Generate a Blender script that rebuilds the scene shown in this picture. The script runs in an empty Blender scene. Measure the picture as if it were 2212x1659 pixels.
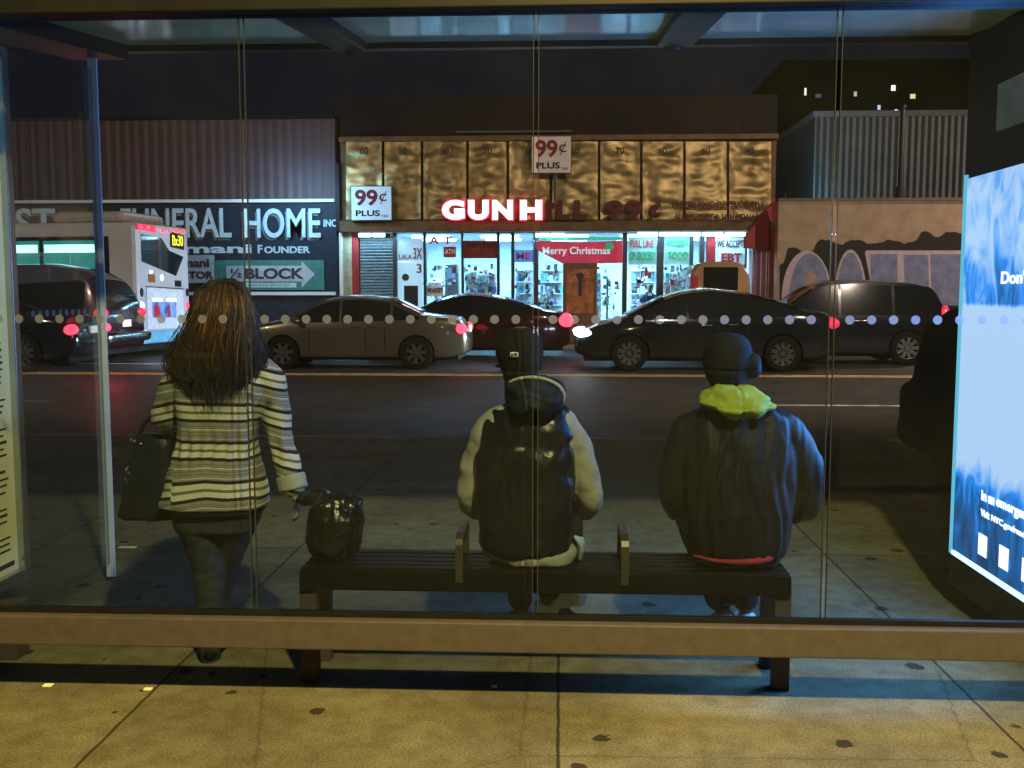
import bpy, bmesh, math, random
from mathutils import Vector, Matrix, noise
R = math.radians
random.seed(7)
S = bpy.context.scene
COL = S.collection

# ------------------------------------------------------------------ camera
cam_d = bpy.data.cameras.new("camera"); cam = bpy.data.objects.new("camera", cam_d)
COL.objects.link(cam); S.camera = cam
cam.location = (0, 0, 1.5); cam.rotation_euler = (R(90 - 5.26), 0, R(2.75))
cam_d.sensor_width = 36; cam_d.lens = 35.0; cam_d.clip_start = .05; cam_d.clip_end = 600
S.render.resolution_x = 1024; S.render.resolution_y = 768
S.view_settings.view_transform = 'Standard'; S.view_settings.look = 'None'
S.view_settings.exposure = 0; S.view_settings.gamma = 1
S.cycles.use_denoising = True
S.cycles.max_bounces = 10; S.cycles.transparent_max_bounces = 24
S.cycles.glossy_bounces = 4; S.cycles.diffuse_bounces = 3
S.cycles.caustics_reflective = False; S.cycles.caustics_refractive = False
S.cycles.sample_clamp_indirect = 4

# ------------------------------------------------------------------ night sky
W = bpy.data.worlds.new("World"); S.world = W; W.use_nodes = True
wn = W.node_tree.nodes; wl = W.node_tree.links
bg = wn['Background']
tc = wn.new('ShaderNodeTexCoord'); sx = wn.new('ShaderNodeSeparateXYZ'); cr = wn.new('ShaderNodeValToRGB')
wl.new(tc.outputs['Generated'], sx.inputs[0]); wl.new(sx.outputs['Z'], cr.inputs[0]); wl.new(cr.outputs[0], bg.inputs[0])
cr.color_ramp.elements[0].position = 0.0; cr.color_ramp.elements[0].color = (.009, .0088, .014, 1)
cr.color_ramp.elements[1].position = .5; cr.color_ramp.elements[1].color = (.005, .007, .012, 1)
bg.inputs[1].default_value = 1.0

def lamp(name, typ, loc, power, color, size=.2, tgt=None, parent=None, spot=None, sy=None):
    d = bpy.data.lights.new(name, typ); d.energy = power; d.color = color
    if typ == 'AREA':
        d.size = size
        if sy: d.shape = 'RECTANGLE'; d.size_y = sy
    else: d.shadow_soft_size = size
    if spot: d.spot_size = R(spot); d.spot_blend = .5
    o = bpy.data.objects.new(name, d); COL.objects.link(o); o.location = loc
    if tgt is not None:
        o.rotation_euler = (Vector(tgt) - Vector(loc)).to_track_quat('-Z', 'Y').to_euler()
    return o

SODIUM = (1.0, .62, .20)
STREET_LAMPS = [((1.0, -.65), 5.2, 3900, (1.0, .73, .23)), ((-13.5, 8.9), 8.5, 5500, (1, .72, .50)), ((10.5, 8.9), 8.5, 9000, (1.0, .70, .46)), ((3.0, 9.0), 8.6, 2900, (1.0, .74, .46)),
                ((16.5, 27.9), 8.5, 9000, (1, .66, .45))]

# ------------------------------------------------------------------ helpers
_M = (Matrix.Rotation(R(2.75), 3, 'Z') @ Matrix.Rotation(R(90 - 5.26), 3, 'X'))
CAM = Vector((0, 0, 1.5))
def ray(u, v):                       # u,v measured on the photo at 2212 px width
    return _M @ Vector(((u - 1106) / 2150.6, -(v - 829.5) / 2150.6, -1))
def P(u, v, Y):
    d = ray(u, v); return CAM + d * (Y / d.y)
def G(u, v, z=0):
    d = ray(u, v); return CAM + d * ((z - 1.5) / d.z)
def pxm(px, Y): return px * Y / 2150.6

def setp(o, label=None, cat=None, group=None, kind=None):
    if label: o['label'] = label
    if cat: o['category'] = cat
    if group: o['group'] = group
    if kind: o['kind'] = kind
    return o
def empty(name, label, cat, loc=(0, 0, 0), rz=0, group=None):
    o = bpy.data.objects.new(name, None); COL.objects.link(o); o.location = loc; o.rotation_euler = (0, 0, rz)
    o.empty_display_size = .2
    return setp(o, label, cat, group)
def obj(name, bm, mat, parent=None, smooth=False, bevel=0, local=False):
    """link bm as one mesh; world coordinates are turned into the parent's own frame unless local"""
    me = bpy.data.meshes.new(name)
    if isinstance(bm, bpy.types.Mesh): me = bm; me.name = name
    else:
        bmesh.ops.recalc_face_normals(bm, faces=bm.faces)
        bm.to_mesh(me); bm.free()
    if smooth:
        for p in me.polygons: p.use_smooth = True
    o = bpy.data.objects.new(name, me); COL.objects.link(o)
    for m in (mat if isinstance(mat, (list, tuple)) else [mat]): me.materials.append(m)
    if parent:
        o.parent = parent
        if not local:
            mw = Matrix.Translation(parent.location) @ parent.rotation_euler.to_matrix().to_4x4()
            p = parent
            while p.parent:
                p = p.parent
                mw = Matrix.Translation(p.location) @ p.rotation_euler.to_matrix().to_4x4() @ mw
            me.transform(mw.inverted())
    if bevel:
        b = o.modifiers.new('bevel', 'BEVEL'); b.width = bevel; b.segments = 2; b.limit_method = 'ANGLE'
    return o
def box(bm, a, b, mi=0):
    a = Vector(a); b = Vector(b)
    x0, x1 = sorted((a.x, b.x)); y0, y1 = sorted((a.y, b.y)); z0, z1 = sorted((a.z, b.z))
    v = [bm.verts.new(c) for c in ((x0, y0, z0), (x1, y0, z0), (x1, y1, z0), (x0, y1, z0), (x0, y0, z1), (x1, y0, z1), (x1, y1, z1), (x0, y1, z1))]
    for f in ((0, 3, 2, 1), (4, 5, 6, 7), (0, 1, 5, 4), (1, 2, 6, 5), (2, 3, 7, 6), (3, 0, 4, 7)):
        bm.faces.new([v[i] for i in f]).material_index = mi
    return v
def pbox(bm, u0, v0, u1, v1, Y, depth, mi=0):
    """box facing the street at distance Y covering the given patch, depth metres thick behind it"""
    um, vm = (u0 + u1) / 2, (v0 + v1) / 2
    a = P(u0, vm, Y).x; b = P(u1, vm, Y).x; z0 = P(um, v1, Y).z; z1 = P(um, v0, Y).z
    return box(bm, (a, Y, z0), (b, Y + depth, z1), mi)
def B(): return bmesh.new()
def cr_interp(p0, p1, p2, p3, t):
    return .5 * ((2 * p1) + (-p0 + p2) * t + (2 * p0 - 5 * p1 + 4 * p2 - p3) * t * t + (-p0 + 3 * p1 - 3 * p2 + p3) * t ** 3)
def smoothlist(pts, n=6):
    """pts list of tuples -> Catmull-Rom resampled"""
    out = []
    for i in range(len(pts) - 1):
        a = pts[max(i - 1, 0)]; b = pts[i]; c = pts[i + 1]; d = pts[min(i + 2, len(pts) - 1)]
        for k in range(n):
            t = k / n
            out.append(tuple(cr_interp(a[j], b[j], c[j], d[j], t) for j in range(len(b))))
    out.append(tuple(pts[-1]))
    return out
def ringtube(bm, rings, cap=True, mi=0):
    prev = None; first = None
    for r in rings:
        vs = [bm.verts.new(p) for p in r]
        if prev:
            n = len(vs)
            for i in range(n):
                bm.faces.new((prev[i], prev[(i + 1) % n], vs[(i + 1) % n], vs[i])).material_index = mi
        else: first = vs
        prev = vs
    if cap:
        bm.faces.new(first[::-1]).material_index = mi; bm.faces.new(prev).material_index = mi
def tube(bm, pts, n=10, ref=Vector((0, 1, 0)), sm=4, mi=0, round_ends=True):
    """pts: (x,y,z,ra,rb) or (x,y,z,r). ra along side (tangent x ref), rb along the other"""
    pts = [tuple(p) if len(p) == 5 else tuple(p) + (p[3],) for p in pts]
    if sm > 1 and len(pts) > 2: pts = smoothlist(pts, sm)
    if round_ends:
        def ext(p, q):
            d = (Vector(p[:3]) - Vector(q[:3]))
            if d.length < 1e-6: return []
            d.normalize(); r = min(p[3], p[4]); out = []
            for a in (.35, .7, .93):
                e = Vector(p[:3]) + d * r * a; k = math.sqrt(max(1 - a * a, .02))
                out.append((e.x, e.y, e.z, p[3] * k, p[4] * k))
            return out
        pts = ext(pts[0], pts[1])[::-1] + pts + ext(pts[-1], pts[-2])
    rings = []
    for i, p in enumerate(pts):
        a = Vector(pts[max(i - 1, 0)][:3]); b = Vector(pts[min(i + 1, len(pts) - 1)][:3])
        t = (b - a).normalized(); rf = ref
        if abs(t.dot(rf)) > .95: rf = Vector((0, 0, 1)) if abs(t.z) < .9 else Vector((1, 0, 0))
        s = t.cross(rf).normalized(); w = s.cross(t).normalized()
        c = Vector(p[:3])
        rings.append([c + s * p[3] * math.cos(2 * math.pi * k / n) + w * p[4] * math.sin(2 * math.pi * k / n) for k in range(n)])
    ringtube(bm, rings, True, mi)
def ell(bm, c, r, n=16, m=10, rot=None):
    c = Vector(c); rings = []
    for j in range(1, m):
        th = math.pi * j / m
        ring = []
        for k in range(n):
            ph = 2 * math.pi * k / n
            v = Vector((r[0] * math.sin(th) * math.cos(ph), r[1] * math.sin(th) * math.sin(ph), r[2] * math.cos(th)))
            if rot: v = rot @ v
            ring.append(c + v)
        rings.append(ring)
    ringtube(bm, rings)
def cyl(bm, a, b, r, n=12, r2=None, mi=0):
    tube(bm, [(*a, r), (*b, r if r2 is None else r2)], n=n, sm=1, mi=mi, round_ends=False)
def rows(bm, rr, Y, n=36, power=2.6, sm=5):
    """rr: (v, u_left, u_right, half_depth, dY): horizontal superellipse rings = a torso or garment"""
    rr = smoothlist(rr, sm) if sm > 1 else rr
    rings = []
    for v, ul, ur, ry, dy in rr:
        c = P((ul + ur) / 2, v, Y + dy); rx = pxm((ur - ul) / 2, (Y + dy))
        ring = []
        for k in range(n):
            a = 2 * math.pi * k / n; ca, sa = math.cos(a), math.sin(a)
            ring.append(Vector((c.x + rx * math.copysign(abs(ca) ** (2 / power), ca), c.y + ry * math.copysign(abs(sa) ** (2 / power), sa), c.z)))
        rings.append(ring)
    ringtube(bm, rings)
def fuse(bm, voxel=.008, it=4, disp=None, fac=.5):
    me = bpy.data.meshes.new('tmp'); bmesh.ops.recalc_face_normals(bm, faces=bm.faces); bm.to_mesh(me); bm.free()
    o = bpy.data.objects.new('tmp', me); COL.objects.link(o)
    m = o.modifiers.new('r', 'REMESH'); m.mode = 'VOXEL'; m.voxel_size = voxel; m.use_smooth_shade = True
    s = o.modifiers.new('s', 'SMOOTH'); s.iterations = it; s.factor = fac
    dg = bpy.context.evaluated_depsgraph_get(); dg.update()
    out = bpy.data.meshes.new_from_object(o.evaluated_get(dg))
    bpy.data.objects.remove(o); bpy.data.meshes.remove(me)
    if disp:
        ns = [v.normal.copy() for v in out.vertices]
        for v, nn in zip(out.vertices, ns): v.co += nn * disp(v.co.copy(), nn)
    for p in out.polygons: p.use_smooth = True
    return out
def fattr(me, name, fn):
    a = me.attributes.new(name, 'FLOAT', 'POINT')
    a.data.foreach_set('value', [fn(v.co) for v in me.vertices])

# ------------------------------------------------------------------ materials
def new_mat(name):
    m = bpy.data.materials.new(name); m.use_nodes = True
    return m, m.node_tree.nodes, m.node_tree.links
def mat(name, col, rough=.6, metal=0, var=.15, scale=8, bump=.0, bscale=60, spec=.16, emit=None, es=0, coat=0, stretch=None):
    m, n, l = new_mat(name); b = n['Principled BSDF']
    b.inputs['Roughness'].default_value = rough; b.inputs['Metallic'].default_value = metal
    b.inputs['Specular IOR Level'].default_value = spec
    if coat: b.inputs['Coat Weight'].default_value = coat; b.inputs['Coat Roughness'].default_value = .05
    t = n.new('ShaderNodeTexCoord'); mp = n.new('ShaderNodeMapping'); l.new(t.outputs['Object'], mp.inputs[0])
    if stretch: mp.inputs['Scale'].default_value = stretch
    nz = n.new('ShaderNodeTexNoise'); nz.inputs['Scale'].default_value = scale; nz.inputs['Detail'].default_value = 6
    l.new(mp.outputs[0], nz.inputs[0])
    r = n.new('ShaderNodeValToRGB'); l.new(nz.outputs[0], r.inputs[0])
    r.color_ramp.elements[0].position = .3; r.color_ramp.elements[1].position = .7
    r.color_ramp.elements[0].color = (*[max(c * (1 - var), 0) for c in col], 1)
    r.color_ramp.elements[1].color = (*[min(c * (1 + var), 1) for c in col], 1)
    l.new(r.outputs[0], b.inputs['Base Color'])
    if bump:
        n2 = n.new('ShaderNodeTexNoise'); n2.inputs['Scale'].default_value = bscale; n2.inputs['Detail'].default_value = 4
        l.new(mp.outputs[0], n2.inputs[0])
        bp = n.new('ShaderNodeBump'); bp.inputs['Strength'].default_value = bump; bp.inputs['Distance'].default_value = .01
        l.new(n2.outputs[0], bp.inputs['Height']); l.new(bp.outputs[0], b.inputs['Normal'])
    if emit:
        b.inputs['Emission Color'].default_value = (*emit, 1); b.inputs['Emission Strength'].default_value = es
    return m
def glow(name, col, s): return mat(name, (.02, .02, .02), .4, emit=col, es=s, var=0)

def mat_glass(name, tint=(.93, .97, .97), dirt=.03, rough=.02, refl=1.0):
    m, n, l = new_mat(name); n.remove(n['Principled BSDF']); out = n['Material Output']
    tr = n.new('ShaderNodeBsdfTransparent'); tr.inputs[0].default_value = (*tint, 1)
    gl = n.new('ShaderNodeBsdfGlossy'); gl.inputs['Roughness'].default_value = rough
    df = n.new('ShaderNodeBsdfDiffuse'); df.inputs[0].default_value = (.7, .75, .8, 1)
    fr = n.new('ShaderNodeFresnel'); fr.inputs[0].default_value = 1.45
    mu = n.new('ShaderNodeMath'); mu.operation = 'MULTIPLY'; mu.inputs[1].default_value = refl; l.new(fr.outputs[0], mu.inputs[0])
    t = n.new('ShaderNodeTexCoord'); nz = n.new('ShaderNodeTexNoise'); nz.inputs['Scale'].default_value = 2.5; nz.inputs['Detail'].default_value = 8
    l.new(t.outputs['Object'], nz.inputs[0])
    mr = n.new('ShaderNodeMapRange'); mr.inputs[1].default_value = .3; mr.inputs[2].default_value = .8
    mr.inputs[3].default_value = dirt * .4; mr.inputs[4].default_value = dirt * 1.6; l.new(nz.outputs[0], mr.inputs[0])
    m1 = n.new('ShaderNodeMixShader'); m2 = n.new('ShaderNodeMixShader')
    l.new(mr.outputs[0], m1.inputs[0]); l.new(tr.outputs[0], m1.inputs[1]); l.new(df.outputs[0], m1.inputs[2])
    l.new(mu.outputs[0], m2.inputs[0]); l.new(m1.outputs[0], m2.inputs[1]); l.new(gl.outputs[0], m2.inputs[2])
    l.new(m2.outputs[0], out.inputs[0])
    return m

def mat_sidewalk():
    m, n, l = new_mat('concrete_slabs'); b = n['Principled BSDF']; b.inputs['Roughness'].default_value = .85
    t = n.new('ShaderNodeTexCoord')
    def nz(s, d=6):
        x = n.new('ShaderNodeTexNoise'); x.inputs['Scale'].default_value = s; x.inputs['Detail'].default_value = d; l.new(t.outputs['Object'], x.inputs[0]); return x
    def ramp(src, p0, c0, p1, c1):
        r = n.new('ShaderNodeValToRGB'); l.new(src, r.inputs[0]); e = r.color_ramp.elements
        e[0].position = p0; e[0].color = (*c0, 1); e[1].position = p1; e[1].color = (*c1, 1); return r
    def mix(a, bb, mode='MULTIPLY', f=1):
        x = n.new('ShaderNodeMixRGB'); x.blend_type = mode; x.inputs[0].default_value = f; l.new(a, x.inputs[1]); l.new(bb, x.inputs[2]); return x
    base = ramp(nz(1.6, 8).outputs[0], .3, (.14, .13, .085), .7, (.28, .27, .165))
    fine = ramp(nz(120, 8).outputs[0], .38, (.58, .58, .58), .62, (1.12, 1.12, 1.12))
    st = ramp(nz(11, 12).outputs[0], .38, (.76, .72, .64), .60, (1, 1, 1))
    c = mix(base.outputs[0], fine.outputs[0]); c = mix(c.outputs[0], st.outputs[0])
    # gum spots
    vo = n.new('ShaderNodeTexVoronoi'); vo.inputs['Scale'].default_value = 5.5; vo.inputs['Randomness'].default_value = 1
    dn = n.new('ShaderNodeMixRGB'); dn.blend_type = 'ADD'; dn.inputs[0].default_value = .035
    l.new(t.outputs['Object'], dn.inputs[1]); l.new(nz(30, 2).outputs['Color'], dn.inputs[2]); l.new(dn.outputs[0], vo.inputs[0])
    sz = n.new('ShaderNodeMath'); sz.operation = 'MULTIPLY'; sz.inputs[1].default_value = .44
    l.new(vo.outputs['Color'], sz.inputs[0])
    ar = n.new('ShaderNodeMath'); ar.operation = 'SUBTRACT'; l.new(sz.outputs[0], ar.inputs[0]); ar.inputs[1].default_value = .15
    lt = n.new('ShaderNodeMath'); lt.operation = 'SUBTRACT'; l.new(ar.outputs[0], lt.inputs[0]); l.new(vo.outputs['Distance'], lt.inputs[1])
    gm = ramp(lt.outputs[0], 0.0, (1, 1, 1), .02, (.16, .14, .13)); c = mix(c.outputs[0], gm.outputs[0])
    # slabs differ in tone
    mp = n.new('ShaderNodeMapping'); mp.inputs['Location'].default_value = (50 * 1.53, 50 * 1.53 - 5.69, 0); l.new(t.outputs['Object'], mp.inputs[0])
    sn = n.new('ShaderNodeVectorMath'); sn.operation = 'SNAP'; sn.inputs[1].default_value = (1.53, 1.53, 50); l.new(mp.outputs[0], sn.inputs[0])
    wn_ = n.new('ShaderNodeTexWhiteNoise'); l.new(sn.outputs[0], wn_.inputs[0])
    tn = ramp(wn_.outputs['Value'], 0, (.74, .74, .76), 1, (1.12, 1.1, 1.05)); c = mix(c.outputs[0], tn.outputs[0])
    # hairline cracks
    vc = n.new('ShaderNodeTexVoronoi'); vc.feature = 'DISTANCE_TO_EDGE'; vc.inputs['Scale'].default_value = .55; l.new(dn.outputs[0], vc.inputs[0])
    ck = ramp(vc.outputs['Distance'], .001, (.62, .6, .56), .004, (1, 1, 1)); c = mix(c.outputs[0], ck.outputs[0])
    # joints
    sp = n.new('ShaderNodeSeparateXYZ'); l.new(t.outputs['Object'], sp.inputs[0])
    def joint(o, off, period, w):
        a = n.new('ShaderNodeMath'); a.operation = 'ADD'; a.inputs[1].default_value = off + period * 100; l.new(o, a.inputs[0])
        wob = n.new('ShaderNodeMath'); wob.operation = 'MULTIPLY_ADD'; wob.inputs[1].default_value = .012; l.new(nz(9, 3).outputs[0], wob.inputs[0]); l.new(a.outputs[0], wob.inputs[2])
        md = n.new('ShaderNodeMath'); md.operation = 'PINGPONG'; md.inputs[1].default_value = period / 2; l.new(wob.outputs[0], md.inputs[0])
        r = ramp(md.outputs[0], w, (.12, .10, .09), w * 2.2, (1, 1, 1)); return r
    c = mix(c.outputs[0], joint(sp.outputs['X'], -.006, 1.53, .0035).outputs[0])
    c = mix(c.outputs[0], joint(sp.outputs['Y'], -5.69, 1.53, .0035).outputs[0])
    l.new(c.outputs[0], b.inputs['Base Color'])
    bp = n.new('ShaderNodeBump'); bp.inputs['Strength'].default_value = .5; bp.inputs['Distance'].default_value = .008
    l.new(c.outputs[0], bp.inputs['Height']); l.new(bp.outputs[0], b.inputs['Normal'])
    return m

def mat_ribs(name, col, axis='X', period=.3, depth=1.0, rough=.5, metal=.3, dark=.55, var=.2):
    """vertical corrugation: real looking ribs through a wave bump and grooves"""
    m, n, l = new_mat(name); b = n['Principled BSDF']; b.inputs['Roughness'].default_value = rough; b.inputs['Metallic'].default_value = metal
    t = n.new('ShaderNodeTexCoord'); sp = n.new('ShaderNodeSeparateXYZ'); l.new(t.outputs['Object'], sp.inputs[0])
    pp = n.new('ShaderNodeMath'); pp.operation = 'PINGPONG'; pp.inputs[1].default_value = period / 2; l.new(sp.outputs[axis], pp.inputs[0])
    r = n.new('ShaderNodeValToRGB'); sc = n.new('ShaderNodeMath'); sc.operation = 'MULTIPLY'; sc.inputs[1].default_value = 2 / period
    l.new(pp.outputs[0], sc.inputs[0]); l.new(sc.outputs[0], r.inputs[0])
    r.color_ramp.elements[0].position = .08; r.color_ramp.elements[0].color = (*[c * dark for c in col], 1)
    r.color_ramp.elements[1].position = .22; r.color_ramp.elements[1].color = (*col, 1)
    nz = n.new('ShaderNodeTexNoise'); nz.inputs['Scale'].default_value = 1.3; nz.inputs['Detail'].default_value = 8; l.new(t.outputs['Object'], nz.inputs[0])
    mr = n.new('ShaderNodeMapRange'); mr.inputs[3].default_value = 1 - var * 2; mr.inputs[4].default_value = 1 + var; l.new(nz.outputs[0], mr.inputs[0])
    mx = n.new('ShaderNodeMixRGB'); mx.blend_type = 'MULTIPLY'; mx.inputs[0].default_value = 1; l.new(r.outputs[0], mx.inputs[1]); l.new(mr.outputs[0], mx.inputs[2])
    l.new(mx.outputs[0], b.inputs['Base Color'])
    bp = n.new('ShaderNodeBump'); bp.inputs['Strength'].default_value = depth; bp.inputs['Distance'].default_value = .04
    l.new(sc.outputs[0], bp.inputs['Height']); l.new(bp.outputs[0], b.inputs['Normal'])
    return m

def mat_stripes():
    """knitted jacket: dark lines with cream and grey bands between, along attribute 'run'"""
    m, n, l = new_mat('striped_knit'); b = n['Principled BSDF']; b.inputs['Roughness'].default_value = .9
    at = n.new('ShaderNodeAttribute'); at.attribute_name = 'run'
    fr = n.new('ShaderNodeMath'); fr.operation = 'FRACT'; l.new(at.outputs['Fac'], fr.inputs[0])
    r = n.new('ShaderNodeValToRGB'); r.color_ramp.interpolation = 'CONSTANT'; l.new(fr.outputs[0], r.inputs[0])
    dk = (.022, .014, .016); cr_ = (.86, .86, .74); gy = (.36, .36, .32); ol = (.25, .21, .10); wh = (.80, .78, .66)
    th = (.12, .09, .045); st = [(0, dk), (.085, cr_), (.22, th), (.232, ol), (.275, th), (.290, cr_), (.425, dk), (.51, gy), (.60, th), (.612, gy), (.66, th), (.672, wh), (.71, gy), (.765, th), (.777, gy), (.84, th), (.855, gy), (.93, wh), (.955, gy)]
    e = r.color_ramp.elements
    while len(e) < len(st): e.new(.5)
    for i, (p, c) in enumerate(st): e[i].position = p; e[i].color = (*c, 1)
    t = n.new('ShaderNodeTexCoord'); nz = n.new('ShaderNodeTexNoise'); nz.inputs['Scale'].default_value = 160; l.new(t.outputs['Object'], nz.inputs[0])
    mx = n.new('ShaderNodeMixRGB'); mx.blend_type = 'MULTIPLY'; mx.inputs[0].default_value = .5
    l.new(r.outputs[0], mx.inputs[1]); l.new(nz.outputs[0], mx.inputs[2]); l.new(mx.outputs[0], b.inputs['Base Color'])
    bp = n.new('ShaderNodeBump'); bp.inputs['Strength'].default_value = .3; bp.inputs['Distance'].default_value = .004; l.new(nz.outputs[0], bp.inputs['Height']); l.new(bp.outputs[0], b.inputs['Normal'])
    return m

def mat_foil():
    m, n, l = new_mat('gold_banner_cloth'); b = n['Principled BSDF']
    b.inputs['Metallic'].default_value = .7; b.inputs['Roughness'].default_value = .42
    t = n.new('ShaderNodeTexCoord'); nz = n.new('ShaderNodeTexNoise'); nz.inputs['Scale'].default_value = 3; nz.inputs['Detail'].default_value = 6; l.new(t.outputs['Object'], nz.inputs[0])
    r = n.new('ShaderNodeValToRGB'); l.new(nz.outputs[0], r.inputs[0])
    r.color_ramp.elements[0].position = .3; r.color_ramp.elements[0].color = (.15, .10, .042, 1)
    r.color_ramp.elements[1].position = .7; r.color_ramp.elements[1].color = (.40, .29, .12, 1)
    l.new(r.outputs[0], b.inputs['Base Color'])
    n2 = n.new('ShaderNodeTexNoise'); n2.inputs['Scale'].default_value = .9; n2.inputs['Detail'].default_value = 1.5; n2.inputs['Distortion'].default_value = .4; l.new(t.outputs['Object'], n2.inputs[0])
    bp = n.new('ShaderNodeBump'); bp.inputs['Strength'].default_value = .9; bp.inputs['Distance'].default_value = .075; l.new(n2.outputs[0], bp.inputs['Height']); l.new(bp.outputs[0], b.inputs['Normal'])
    return m

def mat_advert():
    m, n, l = new_mat('backlit_poster'); b = n['Principled BSDF']; b.inputs['Base Color'].default_value = (.02, .04, .06, 1); b.inputs['Roughness'].default_value = .25
    t = n.new('ShaderNodeTexCoord'); mp = n.new('ShaderNodeMapping'); mp.inputs['Scale'].default_value = (1, 3.0, 1.5); l.new(t.outputs['Object'], mp.inputs[0])
    sp = n.new('ShaderNodeSeparateXYZ'); l.new(t.outputs['Object'], sp.inputs[0])
    nz = n.new('ShaderNodeTexNoise'); nz.inputs['Scale'].default_value = 2.4; nz.inputs['Detail'].default_value = 9; nz.inputs['Distortion'].default_value = 1.6; l.new(mp.outputs[0], nz.inputs[0])
    # height profile: how much white shows at each height of the poster
    hr = n.new('ShaderNodeValToRGB'); mr = n.new('ShaderNodeMapRange'); mr.inputs[1].default_value = .30; mr.inputs[2].default_value = 2.10
    l.new(sp.outputs['Z'], mr.inputs[0]); l.new(mr.outputs[0], hr.inputs[0])
    e = hr.color_ramp.elements
    pts = [(0, .18), (.13, .22), (.19, .42), (.27, 1.0), (.625, 1.0), (.64, .42), (.72, .50), (.80, .68), (.97, .70)]
    while len(e) < len(pts): e.new(.5)
    for i, (p, v) in enumerate(pts): e[i].position = p; e[i].color = (v, v, v, 1)
    ad = n.new('ShaderNodeMath'); ad.operation = 'ADD'; l.new(nz.outputs[0], ad.inputs[0]); l.new(hr.outputs[0], ad.inputs[1])
    r = n.new('ShaderNodeValToRGB'); l.new(ad.outputs[0], r.inputs[0]); sc = ad
    mm = n.new('ShaderNodeMath'); mm.operation = 'MULTIPLY'; mm.inputs[1].default_value = .5; l.new(ad.outputs[0], mm.inputs[0]); l.new(mm.outputs[0], r.inputs[0])
    e = r.color_ramp.elements
    pts = [(.28, (.0, .05, .13)), (.40, (.0, .14, .42)), (.49, (.03, .35, 1.0)), (.55, (.28, .58, 1.15)), (.64, (.60, .80, 1.15))]
    while len(e) < len(pts): e.new(.5)
    for i, (p, c) in enumerate(pts): e[i].position = p; e[i].color = (*[min(x, 1) for x in c], 1)
    l.new(r.outputs[0], b.inputs['Emission Color']); b.inputs['Emission Strength'].default_value = 1.08
    return m

M = {}
M['walk'] = mat_sidewalk()
M['asphalt'] = mat('asphalt', (.035, .034, .036), .55, var=.35, scale=3, bump=.5, bscale=90)
M['kerb'] = mat('kerb_stone', (.33, .31, .29), .8, scale=4, bump=.3)
M['line_y'] = mat('worn_yellow_paint', (.55, .40, .16), .6, var=.4, scale=6)
M['line_w'] = mat('worn_white_paint', (.42, .42, .42), .6, var=.5, scale=5)
M['rail'] = mat('brushed_grey_metal', (.085, .075, .075), .5, .1, var=.12, scale=20, bump=.08, bscale=200)
M['dark'] = mat('dark_metal', (.011, .012, .014), .45, 0, var=.2)
M['darkplastic'] = mat('dark_plastic', (.012, .013, .016), .35, 0, var=.2)
M['glass'] = mat_glass('clear_pane', tint=(.80, .86, .93), dirt=.0035, refl=.35)
M['edge'] = mat('ground_glass_edge', (.035, .045, .05), .2, 0, var=.1, spec=.8)
def dotmat():
    m, n, l = new_mat('frosted_dots'); n.remove(n['Principled BSDF'])
    tr = n.new('ShaderNodeBsdfTransparent'); df = n.new('ShaderNodeBsdfDiffuse'); tl = n.new('ShaderNodeBsdfTranslucent'); t = n.new('ShaderNodeTexCoord')
    nz = n.new('ShaderNodeTexNoise'); nz.inputs['Scale'].default_value = 20; l.new(t.outputs['Object'], nz.inputs[0]); r = n.new('ShaderNodeValToRGB'); l.new(nz.outputs[0], r.inputs[0])
    r.color_ramp.elements[0].color = (.17, .19, .28, 1); r.color_ramp.elements[1].color = (.23, .25, .34, 1)
    l.new(r.outputs[0], df.inputs[0]); tl.inputs[0].default_value = (.7, .8, 1, 1)
    a = n.new('ShaderNodeMixShader'); a.inputs[0].default_value = .4; l.new(df.outputs[0], a.inputs[1]); l.new(tl.outputs[0], a.inputs[2])
    b = n.new('ShaderNodeMixShader'); b.inputs[0].default_value = .55; l.new(tr.outputs[0], b.inputs[1]); l.new(a.outputs[0], b.inputs[2]); l.new(b.outputs[0], n['Material Output'].inputs[0]); return m
M['dots'] = dotmat()
M['strip'] = mat('pale_edge_strip', (.62, .68, .85), .5, var=.1)
M['paper'] = mat('timetable_paper', (.88, .88, .58), .6, var=.06)
M['ink'] = mat('print_ink', (.05, .04, .05), .6, var=.1)
M['ad'] = mat_advert()
M['white_glow'] = glow('lit_lettering', (.85, .93, 1), 2.0)
M['edge_glow'] = glow('lit_edge', (.62, .88, 1), 2.2)
M['edge_glow2'] = glow('dim_lit_edge', (.2, .85, 1), .8)
M['beige'] = mat('beige_panel', (.80, .72, .52), .6)
M['black'] = mat('flat_black', (.008, .008, .010), .5)
M['foil'] = mat_foil()

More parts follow.
